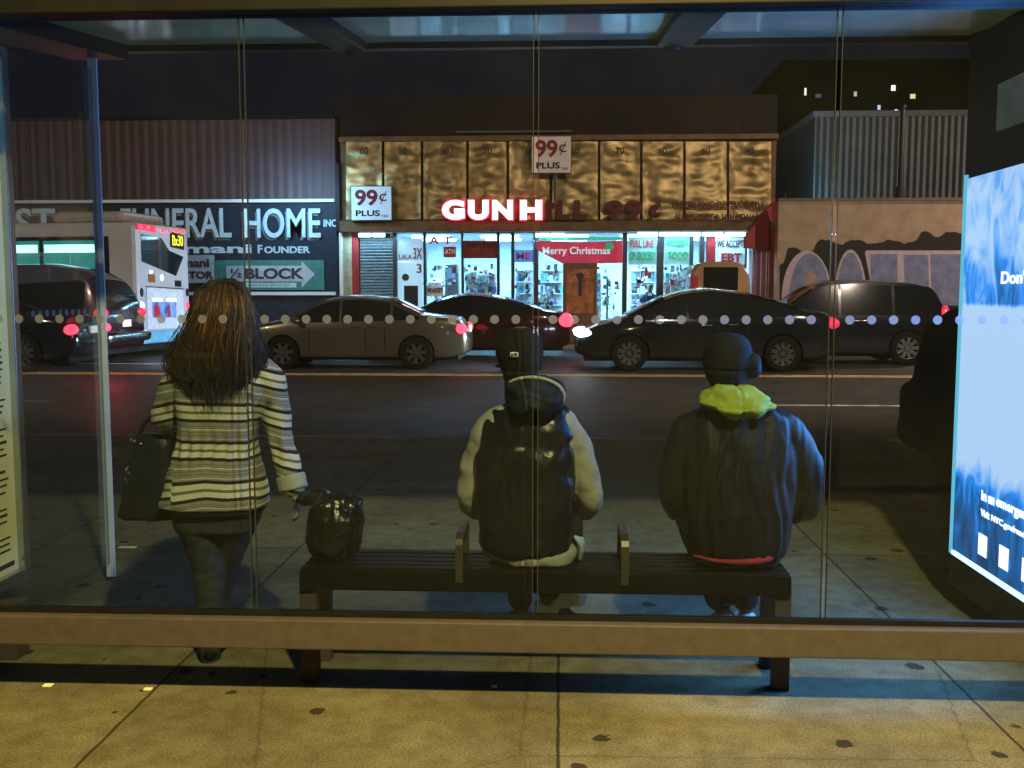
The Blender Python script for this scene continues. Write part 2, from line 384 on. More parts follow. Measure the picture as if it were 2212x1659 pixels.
def roofglass():
    m, n, l = new_mat('frosted_roof_glass'); n.remove(n['Principled BSDF']); out = n['Material Output']
    tl = n.new('ShaderNodeBsdfTranslucent'); df = n.new('ShaderNodeBsdfDiffuse'); gl = n.new('ShaderNodeBsdfGlossy'); gl.inputs['Roughness'].default_value = .09
    t = n.new('ShaderNodeTexCoord'); nz = n.new('ShaderNodeTexNoise'); nz.inputs['Scale'].default_value = 3; nz.inputs['Detail'].default_value = 8; l.new(t.outputs['Object'], nz.inputs[0])
    r = n.new('ShaderNodeValToRGB'); l.new(nz.outputs[0], r.inputs[0]); r.color_ramp.elements[0].color = (.26, .33, .29, 1); r.color_ramp.elements[1].color = (.50, .58, .52, 1)
    l.new(r.outputs[0], tl.inputs[0]); l.new(r.outputs[0], df.inputs[0])
    a = n.new('ShaderNodeMixShader'); a.inputs[0].default_value = .45; l.new(tl.outputs[0], a.inputs[1]); l.new(df.outputs[0], a.inputs[2])
    fr = n.new('ShaderNodeFresnel'); fr.inputs[0].default_value = 1.5
    fm = n.new('ShaderNodeMath'); fm.operation = 'MULTIPLY'; fm.inputs[1].default_value = .55; l.new(fr.outputs[0], fm.inputs[0]); b = n.new('ShaderNodeMixShader'); l.new(fm.outputs[0], b.inputs[0]); l.new(a.outputs[0], b.inputs[1]); l.new(gl.outputs[0], b.inputs[2])
    l.new(b.outputs[0], out.inputs[0]); return m
M['roof'] = roofglass()
M['sideglass'] = mat_glass('side_pane_glass', dirt=.003, refl=.22)

# text ------------------------------------------------------------------
def text_mesh(s, h, width=None, bold=0, extrude=.01, shear=0, cap=True):
    c = bpy.data.curves.new('t', 'FONT'); c.body = s; c.size = 1; c.offset = bold; c.extrude = 0; c.shear = shear; c.resolution_u = 4
    o = bpy.data.objects.new('t', c); COL.objects.link(o)
    dg = bpy.context.evaluated_depsgraph_get(); dg.update()
    me = bpy.data.meshes.new_from_object(o.evaluated_get(dg)); bpy.data.objects.remove(o); bpy.data.curves.remove(c)
    xs = [v.co.x for v in me.vertices]; ys = [v.co.y for v in me.vertices]
    if not xs: return me
    x0, x1, y0, y1 = min(xs), max(xs), min(ys), max(ys)
    k = h / (y1 - y0); kx = k if width is None else width / (x1 - x0)
    bm = B(); bm.from_mesh(me)
    for v in bm.verts: v.co = Vector(((v.co.x - x0) * kx, 0, (v.co.y - y0) * k))
    bmesh.ops.remove_doubles(bm, verts=bm.verts, dist=1e-7)
    g = bmesh.ops.extrude_face_region(bm, geom=list(bm.faces))
    for e in g['geom']:
        if isinstance(e, bmesh.types.BMVert): e.co.y += -extrude
    for f in bm.faces: f.smooth = False
    bmesh.ops.recalc_face_normals(bm, faces=bm.faces)
    bm.to_mesh(me); bm.free(); return me
def ptext(name, s, u0, v0, u1, v1, Y, m, parent, bold=.02, ex=.02, shear=0):
    """lettering standing on the vertical plane at distance Y inside the given patch"""
    a = P(u0, (v0 + v1) / 2, Y); b = P(u1, (v0 + v1) / 2, Y); z0 = P((u0 + u1) / 2, v1, Y).z; z1 = P((u0 + u1) / 2, v0, Y).z
    me = text_mesh(s, z1 - z0, b.x - a.x, bold, ex, shear)
    me.transform(Matrix.Translation((a.x, Y, z0)))
    return obj(name, me, m, parent)
#==SPLIT==
# ================================================================== ground
RZ = -.10                     # road level
bm = B(); box(bm, (-60, -30, -.4), (60, 10.15, 0)); setp(obj('sidewalk', bm, M['walk']), kind='structure')
bm = B(); box(bm, (-60, 10.15, -.4), (60, 10.33, -.002)); setp(obj('kerb', bm, M['kerb'], bevel=.015), kind='structure')
bm = B(); box(bm, (-200, 10.33, -.5), (200, 28.2, RZ)); setp(obj('road', bm, M['asphalt']), kind='structure')
bm = B(); box(bm, (-60, 28.2, -.4), (60, 28.38, .012)); setp(obj('kerb', bm, M['kerb'], bevel=.015), kind='structure')
bm = B(); box(bm, (-200, 28.38, -.4), (200, 200, .01)); setp(obj('far_sidewalk', bm, M['walk']), kind='structure')
def sheet(name, x0, x1, y0, y1, z, m):
    bm = B(); box(bm, (x0, y0, z - .003), (x1, y1, z)); return setp(obj(name, bm, m), kind='structure')
cy = G(1106, 811, RZ).y
sheet('road_marking', -60, 60, cy - .12, cy + .02, RZ + .004, M['line_y'])
sheet('road_marking', -60, 60, cy + .16, cy + .28, RZ + .004, M['line_y'])
ly = G(1800, 877, RZ).y
sheet('road_marking', G(1640, 877, RZ).x, 30, ly, ly + .11, RZ + .004, M['line_w'])
ly = G(200, 786, RZ).y
sheet('road_marking', -40, G(400, 786, RZ).x, ly, ly + .14, RZ + .004, M['line_w'])

# ================================================================== bus shelter
GY = 3.5; XL = -2.33; XR = 1.87; FY = 4.95
sh = empty('bus_shelter', 'glass bus shelter with grey metal rail, dotted panes and glowing blue advert panel', 'bus shelter', (0, 3.5, 0))
rt = P(1106, 1347, GY - .05).z; rb = P(1106, 1412, GY - .05).z
bm = B(); box(bm, (XL - .3, GY - .05, rb), (XR + .3, GY + .05, rt)); obj('bottom_rail', bm, M['rail'], sh, bevel=.006)
bm = B(); box(bm, (XL - .3, GY - .012, rt), (XR + .3, GY + .012, rt + .02)); obj('rail_gasket', bm, M['dark'], sh)
ztop = 2.455
bm = B(); box(bm, (XL - .3, GY - .06, ztop), (XR + .3, GY + .05, ztop + .10)); obj('top_beam', bm, M['dark'], sh, bevel=.006)
jx = [XL + .03] + [P(u, 690, GY).x for u in (536, 1157, 1796)] + [XR - .02]
def put_dot(c, ax, nrm, r, parent):
    bm = B(); c = Vector(c); ax = Vector(ax); nrm = Vector(nrm); up = Vector((0, 0, 1))
    f = [bm.verts.new(c + ax * r * math.cos(a * math.pi / 12) + up * r * math.sin(a * math.pi / 12)) for a in range(24)]
    d = [bm.verts.new(v.co + nrm * .0008) for v in f]
    bm.faces.new(f); bm.faces.new(d[::-1])
    for q in range(24): bm.faces.new((f[q], f[(q + 1) % 24], d[(q + 1) % 24], d[q]))
    return obj('frosted_dot', bm, M['dots'], parent)
for i in range(4):
    x0, x1 = jx[i] + .006, jx[i + 1] - .006
    bm = B(); box(bm, (x0, GY - .005, rt + .02), (x1, GY + .005, ztop)); gp = obj('glass_pane', bm, M['glass'], sh)
    for x in (x0 + .002, x1 - .004):
        bm = B(); box(bm, (x, GY - .0056, rt + .02), (x + .0022, GY + .0056, ztop)); obj('pane_edge', bm, M['edge'], gp)
    z = P(1106, 690, GY).z; x = x0 + .055
    while x < x1 - .02:
        put_dot((x, GY - .0062, z), (1, 0, 0), (0, 1, 0), .0155, gp); x += pxm(46.4, GY) * .985
# left side
bm = B(); box(bm, (XL - .005, GY + .06, .10), (XL + .005, FY, 2.60)); sp_ = obj('side_pane', bm, M['sideglass'], sh)
bm = B(); box(bm, (XL - .014, FY, .03), (XL + .030, FY + .012, 2.66)); obj('pale_side_strip', bm, M['strip'], sh)
z = P(1106, 690, GY).z
for k in range(10): put_dot((XL + .0062, 4.30 + k * .06, z), (0, 1, 0), (-1, 0, 0), .015, sp_)
bm = B(); box(bm, (XL - .10, GY - .06, 0), (XL + .0, GY + .02, 2.5)); obj('corner_post', bm, M['rail'], sh, bevel=.006)
# timetable board on the left side
bx = XL + .012
bm = B()
y0, y1 = 3.3, 4.09
box(bm, (bx, y1 - .045, .28), (bx + .05, y1, 2.50)); box(bm, (bx, y0, .28), (bx + .05, y0 + .05, 2.50))
box(bm, (bx, y0 + .05, .28), (bx + .05, y1 - .045, .33)); box(bm, (bx, y0 + .05, 2.45), (bx + .05, y1 - .045, 2.50))
fr = obj('timetable_frame', bm, mat('polished_frame', (.45, .46, .45), .25, .9, var=.1), sh, bevel=.004)
bm = B(); box(bm, (bx + .01, y0 + .05, .33), (bx + .02, y1 - .045, 2.45)); obj('timetable_sheet', bm, M['paper'], fr)
random.seed(4); z = 2.38
while z > .42:
    bm = B()
    yb = y1 - .09; h = random.choice([.008, .008, .012])
    y = yb - random.uniform(0, .03)
    while y > y0 + .1:
        w = random.uniform(.015, .05); 
        box(bm, (bx + .02, y - w, z), (bx + .0212, y, z + h)); y -= w
    obj('print_line', bm, M['ink'], fr)
    z -= random.choice([.026, .026, .03, .07])
bm = B(); box(bm, (bx + .02, y0 + .1, .355), (bx + .0212, y1 - .075, .375)); obj('print_line', bm, M['ink'], fr)
# foot of the shelter at the far left
a = P(5, 1430, 3.95); b = P(66, 1430, 3.95)
bm = B(); box(bm, (a.x, 3.85, 0), (b.x, 3.95, rb + .02)); obj('foot', bm, M['rail'], sh, bevel=.005)
bm = B(); box(bm, (XR + .02, GY - .05, 0), (XR + .13, GY + .05, 2.6)); obj('corner_post', bm, M['rail'], sh, bevel=.006)
# roof: back low, front high
def roofz(y): return ztop + .10 + (y - GY) * .118
bm = B(); vs = []
for (x, y) in ((XL + .15, GY + .05), (XR + .10, GY + .05), (XR + .10, FY + .1), (XL + .15, FY + .1)):
    vs.append((x, y, roofz(y)))
t = [bm.verts.new(v) for v in vs]; u = [bm.verts.new((v[0], v[1], v[2] + .012)) for v in vs]
bm.faces.new(t[::-1]); bm.faces.new(u)
for q in range(4): bm.faces.new((t[q], t[(q + 1) % 4], u[(q + 1) % 4], u[q]))
obj('roof_pane', bm, M['roof'], sh)
def beam(name, x0, x1, y0, y1, h, mm, zoff=-.0):
    bm = B(); v = []
    for (x, y) in ((x0, y0), (x1, y0), (x1, y1), (x0, y1)):
        v.append((x, y, roofz(y) + zoff))
    a = [bm.verts.new((p[0], p[1], p[2] - h)) for p in v]; b = [bm.verts.new(p) for p in v]
    bm.faces.new(a[::-1]); bm.faces.new(b)
    for q in range(4): bm.faces.new((a[q], a[(q + 1) % 4], b[(q + 1) % 4], b[q]))
    return obj(name, bm, mm, sh)
beam('roof_front_beam', XL - .1, XR + .2, FY + .1, FY + .2, .05, M['dark'], .02)
beam('roof_side_beam', XL - .12, XL + .15, GY + .05, FY + .1, .09, M['dark'], .02)
beam('roof_side_beam', XR + .10, XR + .3, GY + .05, FY + .1, .09, M['dark'], .02)
for u in (760, 1455):
    c = P(u, 96, FY + .1).x
    beam('roof_rib', c - .085, c + .085, GY + .06, FY + .1, .035, M['dark'], -.004)
    bm = B(); ell(bm, (c, FY + .12, roofz(FY + .12) - .035), (.045, .03, .028)); obj('bolt', bm, M['dark'], sh)
# advert panel on the right side
ay0, ay1, az0, az1 = 3.62, 4.76, .29, 2.02
ay1 = 4.76
bm = B(); box(bm, (XR + .012, ay0 - .08, .10), (XR + .19, ay1 + .05, 2.66)); ap = obj('advert_cabinet', bm, M['black'], sh, bevel=.008)
bm = B(); box(bm, (XR, ay0, az0), (XR + .012, ay1 - .02, az1)); obj('poster', bm, M['ad'], ap)
bm = B(); box(bm, (XR - .004, ay0, az0 - .030), (XR + .012, ay1 - .015, az0 - .012)); obj('light_line', bm, M['edge_glow'], ap)
bm = B(); box(bm, (XR - .004, ay1 + .0, az0 - .03), (XR + .012, ay1 + .012, az1 + .02)); obj('light_line', bm, M['edge_glow2'], ap)
hy = 4.42
bm = B(); box(bm, (XR - .004, ay0, 2.19), (XR + .012, hy + .03, 2.385)); obj('header_panel', bm, M['beige'], ap)
lamp('advert_backlight', 'AREA', (XR - .02, (ay0 + ay1) / 2, 1.15), 120, (.10, .40, 1), 1.1, (XR - 2, (ay0 + ay1) / 2, 1.0), sy=1.6)
def sidetext(name, s, y, z, h, w, m, parent, bold=.02):
    """lettering on the advert's face (reads from far end to near end)"""
    me = text_mesh(s, h, w, bold, .002)
    me.transform(Matrix.Translation((XR - .001, y, z)) @ Matrix.Rotation(R(-90), 4, 'Z'))
    return obj(name, me, m, parent)
# poster wording
sidetext('poster_lettering', "Don't", 4.34, 1.535, .055, .26, M['white_glow'], ap, .03)
for w, y, z, h, wd in (("in", 4.44, .585, .045, .05), ("an", 4.37, .585, .035, .06), ("emergency", 4.29, .577, .045, .36), ("Visit", 4.44, .515, .032, .09), ("NYC.gov/ready", 4.33, .508, .036, .34), ("or", 3.97, .515, .026, .04), ("call", 3.91, .515, .032, .07)):
    sidetext('poster_lettering', w, y, z, h, wd, M['white_glow'], ap, .03)
for k in range(4):
    y = 4.45 - k * .21; bm = B(); box(bm, (XR - .003, y - .085, .34), (XR - .0005, y, .435)); obj('poster_badge', bm, M['white_glow'], ap)

# ================================================================== bench
bl, br = P(650, 1240, 3.68).x, P(1710, 1240, 3.66).x
bn = empty('bench', 'long black slatted bench with two metal armrests behind the rail', 'bench', ((bl + br) / 2, 3.95, 0))
M['bench'] = mat('bench_black', (.007, .007, .009), .35, .0, var=.3, scale=14, spec=.07)
sy0, sy1 = 3.66, 3.97
for k in range(5):
    y = sy0 + .02 + k * .058
    bm = B(); box(bm, (bl, y, .428), (br, y + .045, .455)); obj('seat_slat', bm, M['bench'], bn, bevel=.005)
bm = B(); box(bm, (bl, sy0, .372), (br, sy0 + .02, .450)); obj('seat_apron', bm, M['bench'], bn, bevel=.004)
for (u0, u1) in ((650, 686), (1670, 1706)):
    a, b = P(u0, 1480, 3.68).x, P(u1, 1480, 3.68).x
    bm = B(); box(bm, (a, 3.682, 0), (b, 3.74, .427)); box(bm, (a, 3.74, .39), (b, 3.96, .427)); box(bm, (a, 3.90, 0), (b, 3.96, .39)); obj('leg', bm, M['rail'], bn, bevel=.004)
for u in (994, 1349):
    c = P(u, 1180, 3.70).x; w = .014
    bm = B()
    prof = [(3.655, .41), (3.655, .555), (3.665, .575), (3.72, .588), (3.90, .588), (3.93, .575), (3.94, .45)]
    inn = [(3.677, .41), (3.677, .545), (3.685, .556), (3.72, .566), (3.895, .566), (3.912, .558), (3.92, .45)]
    for (p, q, p2, q2) in zip(prof, inn, prof[1:], inn[1:]):
        v = [bm.verts.new((x, y, z)) for x in (c - w, c + w) for (y, z) in (p, p2, q2, q)]
        for f in ((0, 1, 2, 3), (7, 6, 5, 4), (0, 4, 5, 1), (1, 5, 6, 2), (2, 6, 7, 3), (3, 7, 4, 0)): bm.faces.new([v[i] for i in f])
    obj('armrest', bm, mat('armrest_metal', (.11, .09, .07), .35, .5, var=.1), bn)

# litter
for (u, v, l, w, lab) in ((276, 1183, .10, .03, 'small white paper scrap on the pavement left of the bench'),
                          (104, 1482, .035, .025, 'flattened pale bottle cap on the near pavement at far left'),
                          (320, 1490, .03, .02, 'tiny pale chip of litter on the near pavement below the woman'),
                          (1068, 1485, .022, .02, 'tiny white speck of litter on the near pavement at the middle')):
    c = G(u, v); bm = B(); box(bm, (c.x - l / 2, c.y - w / 2, .001), (c.x + l / 2, c.y + w / 2, .006))
    setp(obj('paper_scrap', bm, M['paper'], bevel=.001), lab, 'litter')

# street lamps (all out of frame, they light the place)
for i, ((x, y), h, pw, col) in enumerate(STREET_LAMPS):
    lab = ['lamp post on the near pavement behind the viewer', 'tall street lamp at the near kerb far to the left', 'tall street lamp at the near kerb far to the right', 'tall street lamp at the near kerb behind the advert panel', 'tall street lamp across the road far to the right'][i]
    e = empty('street_lamp', lab, 'street lamp', (x, y, 0), group='street lamps')
    px_ = x + (1.05 if x > 0 else -.9)
    bm = B(); cyl(bm, (px_, y, 0), (px_, y, h), .09, 12, .06); obj('pole', bm, M['dark'], e)
    bm = B(); cyl(bm, (px_, y, h), (x, y, h + .12), .04); obj('arm', bm, M['dark'], e)
    bm = B(); box(bm, (x - .25, y - .12, h + .06), (x + .25, y + .12, h + .16)); obj('lamp_head', bm, M['dark'], e, bevel=.02)
    lamp('street_light', 'SPOT', (x, y, h), pw, col, .12, (x, y + .01 * 0, 0), spot=165 if i == 0 else 105, ) if i in (0,) else lamp('street_light', 'SPOT', (x, y, h), pw, col, .12, ((7.5, 30, 5.0) if i == 3 else (x * .35, 29, 1.5)) if i < 4 else (x * .3, 29, 3), spot=110)
# the lamp's light is part of its lamp head in the world but lights carry no mesh

# ================================================================== far side: store
SY = 30.0
M['brick_dark'] = mat('dark_brick', (.012, .008, .011), .8, var=.35, scale=5, bump=.4, bscale=30)
M['brown'] = mat('brown_fascia', (.13, .075, .04), .55, var=.3, scale=3)
M['redpost'] = mat('red_paint', (.30, .025, .03), .5, var=.2)
M['cream'] = mat('cream_tile', (.42, .37, .24), .55, var=.2)
M['alu'] = mat('shop_frame', (.05, .06, .07), .35, .6)
M['shopglass'] = mat_glass('shop_glass', dirt=.03, refl=.6)
M['white'] = mat('white_board', (.75, .76, .76), .5, var=.05)
M['redvinyl'] = mat('red_vinyl', (.45, .03, .05), .45)
M['tube'] = glow('fluorescent_tube', (.62, .92, 1), 9)
M['gtxt'] = mat('green_print', (.03, .40, .15), .5)
M['shopwall'] = glow('backlit_poster_wall', (.45, .80, 1), .0)
st = empty('store_building', 'dark brick discount store with gold fascia and brightly lit shop front', 'store', (P(1200, 650, SY).x, SY, 0))
x0 = P(735, 500, SY).x; x1 = P(1676, 500, SY).x
zt = P(1200, 205, SY).z; zf = P(1200, 292, SY).z; zu = P(1200, 500, SY).z; zl = P(1200, 476, SY).z
bm = B(); box(bm, (x0, SY + .2, zf - .02), (x1, SY + 9, zt)); obj('upper_wall', bm, M['brick_dark'], st)
bm = B(); box(bm, (x0, SY + .2, zu + .02), (x1, SY + .5, zf - .02)); obj('fascia_backing', bm, M['brown'], st)
bm = B(); box(bm, (x0, SY - .10, zu), (x1, SY + .2, zl)); obj('lower_fascia', bm, M['brown'], st, bevel=.02)
bm = B(); box(bm, (x0, SY - .06, zf - .16), (x1, SY + .2, zf)); obj('cornice', bm, M['brown'], st, bevel=.02)
bm = B(); pbox(bm, 985, 282, 1235, 286, SY - .02, .15); obj('drip_moulding', bm, M['rail'], st)
# gold cloth banners with puckered surface
us = [745, 828, 912, 1010, 1097, 1190, 1294, 1385, 1478, 1572, 1668]
nums = ['60', '50', '80', '70', '60', '60', '70', '60', '60', '40']
for i in range(10):
    ua, ub = us[i] + 3, us[i + 1] - 3
    bm = B(); nx, nz = 26, 44; g = []
    for b_ in range(nz + 1):
        row = []
        for a_ in range(nx + 1):
            u = ua + (ub - ua) * a_ / nx; v = 306 + (474 - 306) * b_ / nz
            p = P(u, v, SY)
            e = 1 - abs(2 * a_ / nx - 1) ** 6
            p.y -= .04 + e * (.07 * noise.noise(Vector((p.x * 1.1 + i * 3, p.z * 1.6, i))) + .05 * noise.noise(Vector((p.x * 2.5, p.z * 4.5, i * 7))))
            row.append(bm.verts.new(p))
        g.append(row)
    for b_ in range(nz):
        for a_ in range(nx): bm.faces.new((g[b_][a_], g[b_ + 1][a_], g[b_ + 1][a_ + 1], g[b_][a_ + 1]))
    fp = obj('fascia_banner', bm, M['foil'], st, smooth=True)
    um = (ua + ub) / 2
    ptext('banner_number', nums[i], um - 9, 318, um + 9, 333, SY - .19, mat('faded_print', (.06, .03, .02), .6), fp, .02, .01)
# lettering on the fascia
sg = empty('store_sign', 'large channel letters GUN HILL 99 cents on gold fascia, first letters lit', 'sign', (P(1200, 455, SY).x, SY - .25, P(1200, 455, SY).z))
M['neon'] = glow('lit_letter_face', (1, .80, .86), 4.0); M['neonside'] = glow('lit_letter_side', (1, .02, .06), 2.5)
M['unlit'] = mat('unlit_letter', (.09, .010, .016), .45)
def letter(name, s, u0, u1, v0, v1, lit):
    a = P(u0, (v0 + v1) / 2, SY - .25); b = P(u1, (v0 + v1) / 2, SY - .25); z0 = P(u0, v1, SY - .25).z; z1 = P(u0, v0, SY - .25).z
    if lit:
        me = text_mesh(s, z1 - z0 + .06, b.x - a.x + .06, .06, .14); me.transform(Matrix.Translation((a.x - .03, SY - .2, z0 - .03)))
        o = obj(name, me, M['neonside'], sg)
        me = text_mesh(s, z1 - z0, b.x - a.x, .055, .02); me.transform(Matrix.Translation((a.x, SY - .345, z0)))
        obj('letter_face', me, M['neon'], o)
    else:
        me = text_mesh(s, z1 - z0, b.x - a.x, .07 if s != '¢' else .01, .14); me.transform(Matrix.Translation((a.x, SY - .2, z0))); obj(name, me, M['unlit'], sg)
for s, a, b, lit in (('G', 956, 1004, 1), ('U', 1012, 1056, 1), ('N', 1064, 1108, 1), ('H', 1124, 1171, 1), ('I', 1180, 1193, 0), ('L', 1202, 1232, 0), ('L', 1240, 1270, 0), ('9', 1308, 1345, 0), ('9', 1349, 1387, 0), ('¢', 1402, 1429, 0)):
    letter('channel_letter', s, a, b, 433, 475, lit)
ptext('painted_lettering', 'FROZEN FOOD ELECTRIC SUPPLY', 1453, 434, 1652, 450, SY - .2, M['unlit'], sg, .03)
ptext('painted_lettering', 'HARDWARE & HOUSEWARE', 1460, 462, 1648, 478, SY - .2, M['unlit'], sg, .03)
# 99c box signs
def boxsign(u0, v0, u1, v1, Y, lit, lab):
    c = P((u0 + u1) / 2, (v0 + v1) / 2, Y)
    e = empty('box_sign', lab, 'sign', c)
    bm = B(); pbox(bm, u0 - 2, v0 - 2, u1 + 2, v1 + 2, Y, .22); obj('cabinet', bm, M['alu'], e, bevel=.01)
    face = mat('sign_face_lit' if lit else 'sign_face', (.55, .62, .66) if lit else (.62, .56, .52), .4, var=.12, scale=1.5, emit=(.35, .62, .8), es=.42 if lit else 0)
    bm = B(); pbox(bm, u0, v0, u1, v1, Y - .015, .014); obj('sign_face', bm, face, e)
    w = u1 - u0; h = v1 - v0
    ptext('sign_lettering', '99', u0 + .09 * w, v0 + .09 * h, u0 + .66 * w, v0 + .58 * h, Y - .016, mat('maroon_print', (.17, .015, .03), .5), e, .03, .01)
    ptext('sign_lettering', '¢', u0 + .70 * w, v0 + .14 * h, u0 + .89 * w, v0 + .52 * h, Y - .016, M['unlit'], e, .0, .01)
    ptext('sign_lettering', 'PLUS', u0 + .11 * w, v0 + .71 * h, u0 + .72 * w, v0 + .89 * h, Y - .016, M['black'], e, .03, .01)
    ptext('sign_lettering', 'TAX', u0 + .75 * w, v0 + .85 * h, u0 + .93 * w, v0 + .92 * h, Y - .016, M['unlit'], e, .01, .01)
boxsign(759, 403, 845, 475, SY - .35, 1, 'square lit white sign reading 99 cents PLUS low on the left of the gold fascia')
boxsign(1149, 295, 1233, 373, SY - .6, 0, 'square unlit sign reading 99 cents PLUS standing above the letter H on a pole')
bm = B(); a = P(1200, 373, SY - .5); b = P(1200, 440, SY - .5); cyl(bm, (a.x, a.y, b.z), (a.x, a.y, a.z), .05); obj('sign_bracket', bm, M['rail'], [o for o in COL.objects if o.name.startswith('box_sign')][-1])
# shop front: floor line far below, recessed 0.5 m
FYs = SY + .35
def col(u0, u1, m, name='pillar', v0=503, Y=FYs, d=.3):
    bm = B(); a = P(u0, 560, Y).x; b = P(u1, 560, Y).x; box(bm, (a, Y, .01), (b, Y + d, P(u0, v0, Y).z)); return obj(name, bm, m, st, bevel=.01)
col(737, 760, M['cream']); col(760, 775, M['redpost']); col(1527, 1545, M['redpost'])
for u0, u1 in ((849, 857), (914, 920), (996, 1001), (1073, 1079), (1104, 1111), (1153, 1162), (1345, 1355), (1419, 1434), (1490, 1498), (1512, 1522), (1610, 1614)):
    col(u0, u1, M['alu'], 'window_post')
# shutter
bm = B(); n = 34; a = P(777, 560, FYs).x; b = P(848, 560, FYs).x; zz = P(800, 512, FYs).z
for k in range(n):
    z0 = .05 + (zz - .05) * k / n; z1 = .05 + (zz - .05) * (k + .92) / n
    v = [bm.verts.new(p) for p in ((a, FYs + .10, z0), (b, FYs + .10, z0), (b, FYs + .04, (z0 + z1) / 2), (a, FYs + .04, (z0 + z1) / 2), (b, FYs + .10, z1), (a, FYs + .10, z1))]
    bm.faces.new((v[0], v[1], v[2], v[3])); bm.faces.new((v[3], v[2], v[4], v[5]))
obj('roller_shutter', bm, mat('galvanised_shutter', (.35, .42, .45), .35, .7, var=.2), st)
bm = B(); box(bm, (a, FYs + .12, .02), (b, FYs + .2, zz)); obj('shutter_backing', bm, M['alu'], st)
# tubes under the fascia
bm = B()
def tubes(u0, u1, v, n):
    for k in range(n):
        ua = u0 + (u1 - u0) * k / n + 2; ub = u0 + (u1 - u0) * (k + 1) / n - 2
        bm = B(); a = P(ua, v, SY + .05); b = P(ub, v, SY + .05)
        cyl(bm, a, (b.x, b.y, a.z), .055, 8); obj('fluorescent_tube', bm, M['tube'], st)
tubes(773, 833, 508, 2); tubes(1155, 1222, 508, 2); tubes(1376, 1562, 506, 4); tubes(1566, 1612, 506, 1)
lamp('shop_front_light', 'AREA', (P(805, 510, SY).x, SY + .1, zu - .10), 55, (.45, .85, 1), 1.6, (P(805, 510, SY).x, SY - .3, 0), sy=.1)
lamp('shop_front_light', 'AREA', (P(1190, 510, SY).x, SY + .1, zu - .10), 40, (.5, .85, 1), 1.0, (P(1190, 510, SY).x, SY - .3, 0), sy=.1)
lamp('shop_front_light', 'AREA', (P(1490, 510, SY).x, SY + .1, zu - .10), 130, (.5, .85, 1), 3, (P(1490, 510, SY).x, SY - .3, 0), sy=.1)
# interior
IY = FYs + 5
xa, xb = P(777, 560, FYs).x, P(1610, 560, FYs).x
M['inwall'] = mat('shop_wall', (.70, .74, .78), .6, var=.1); M['infloor'] = mat('shop_floor', (.45, .45, .43), .4)
bm = B(); box(bm, (xa - .4, FYs + .3, -.05), (xb + .4, IY, .012)); obj('shop_floor', bm, M['infloor'], st)
bm = B(); box(bm, (xa - .4, IY, .012), (xb + .4, IY + .1, 3.4)); obj('back_wall', bm, M['inwall'], st)
bm = B(); box(bm, (xa - .4, FYs + .3, 3.30), (xb + .4, IY, 3.4)); obj('shop_ceiling', bm, M['inwall'], st)
for x in (xa + .9, xb + .3):
    bm = B(); box(bm, (x, FYs + .3, .012), (x + .1, IY, 3.3)); obj('side_wall', bm, M['inwall'], st)
for x in [xa + 2 + k * 2.2 for k in range(5)]:
    for y in (FYs + 1.4, FYs + 3.4):
        bm = B(); box(bm, (x - .6, y - .08, 3.22), (x + .6, y + .08, 3.28)); obj('ceiling_light', bm, M['tube'], st)
    lamp('shop_light', 'AREA', (x, FYs + 2.3, 3.2), 330, (.36, .76, 1), 1.2, (x, FYs + 2.3, 0), sy=2.5)
# upper signs in the windows (vinyl on glass) and panes
def win(u0, u1, v0, v1, m=None, name='window_pane', d=.02, Y=FYs + .1):
    bm = B(); pbox(bm, u0, v0, u1, v1, Y, d); return obj(name, bm, m or M['shopglass'], st)
posts = [857, 914, 1000, 1075, 1106, 1155]
win(857, 914, 512, 690)
win(920, 996, 512, 690); win(1001, 1073, 512, 690); win(1079, 1104, 512, 690); win(1111, 1153, 512, 690)
win(1162, 1290, 560, 690); win(1434, 1490, 512, 690); win(1498, 1512, 512, 690)
def emat(name, c, e, s): return mat(name, c, .5, emit=e, es=s, var=.2, scale=2)
wp = win(858, 913, 516, 564, emat('poster_light', (.7, .75, .8), (.45, .80, 1), .75), 'window_poster', .01, FYs + .14)
ptext('poster_print', 'LALA', 862, 550, 890, 560, FYs + .13, M['redvinyl'], wp)
ptext('poster_print', '3X', 893, 535, 912, 560, FYs + .13, M['redvinyl'], wp)
wp = win(858, 913, 566, 690, emat('poster_light2', (.7, .75, .8), (.55, .85, 1), .9), 'window_poster', .01, FYs + .14)
ptext('poster_print', '3', 900, 570, 911, 590, FYs + .13, M['redvinyl'], wp)
bm = B(); c = P(876, 599, FYs + .12); cyl(bm, (c.x, c.y - .01, c.z), (c.x, c.y, c.z), .11, 16); obj('poster_spot', bm, M['alu'], wp)
bm = B(); pbox(bm, 873, 617, 903, 690, FYs + .11, .02); obj('dark_hatch', bm, M['black'], wp)
wp = win(958, 985, 533, 556, M['redvinyl'], 'window_sign', .01, FYs + .08); ptext('sign_print', 'ATM', 961, 538, 983, 549, FYs + .07, M['white'], wp)
ptext('sign_print', 'A', 927, 511, 948, 527, FYs + .05, M['redvinyl'], wp)
ptext('sign_print', 'T', 958, 511, 976, 527, FYs + .05, M['redvinyl'], wp)
wp = win(1001, 1073, 520, 558, mat('dim_red_vinyl', (.20, .03, .03), .5), 'window_sign', .01, FYs + .08); ptext('sign_print', 'OPEN 7 DAYS', 1006, 524, 1068, 534, FYs + .07, M['unlit'], wp)
wp = win(1112, 1153, 540, 566, emat('blue_poster', (.1, .25, .6), (.1, .35, 1), .6), 'window_sign', .01, FYs + .12); ptext('sign_print', 'ME', 1116, 546, 1146, 560, FYs + .07, M['redvinyl'], wp)
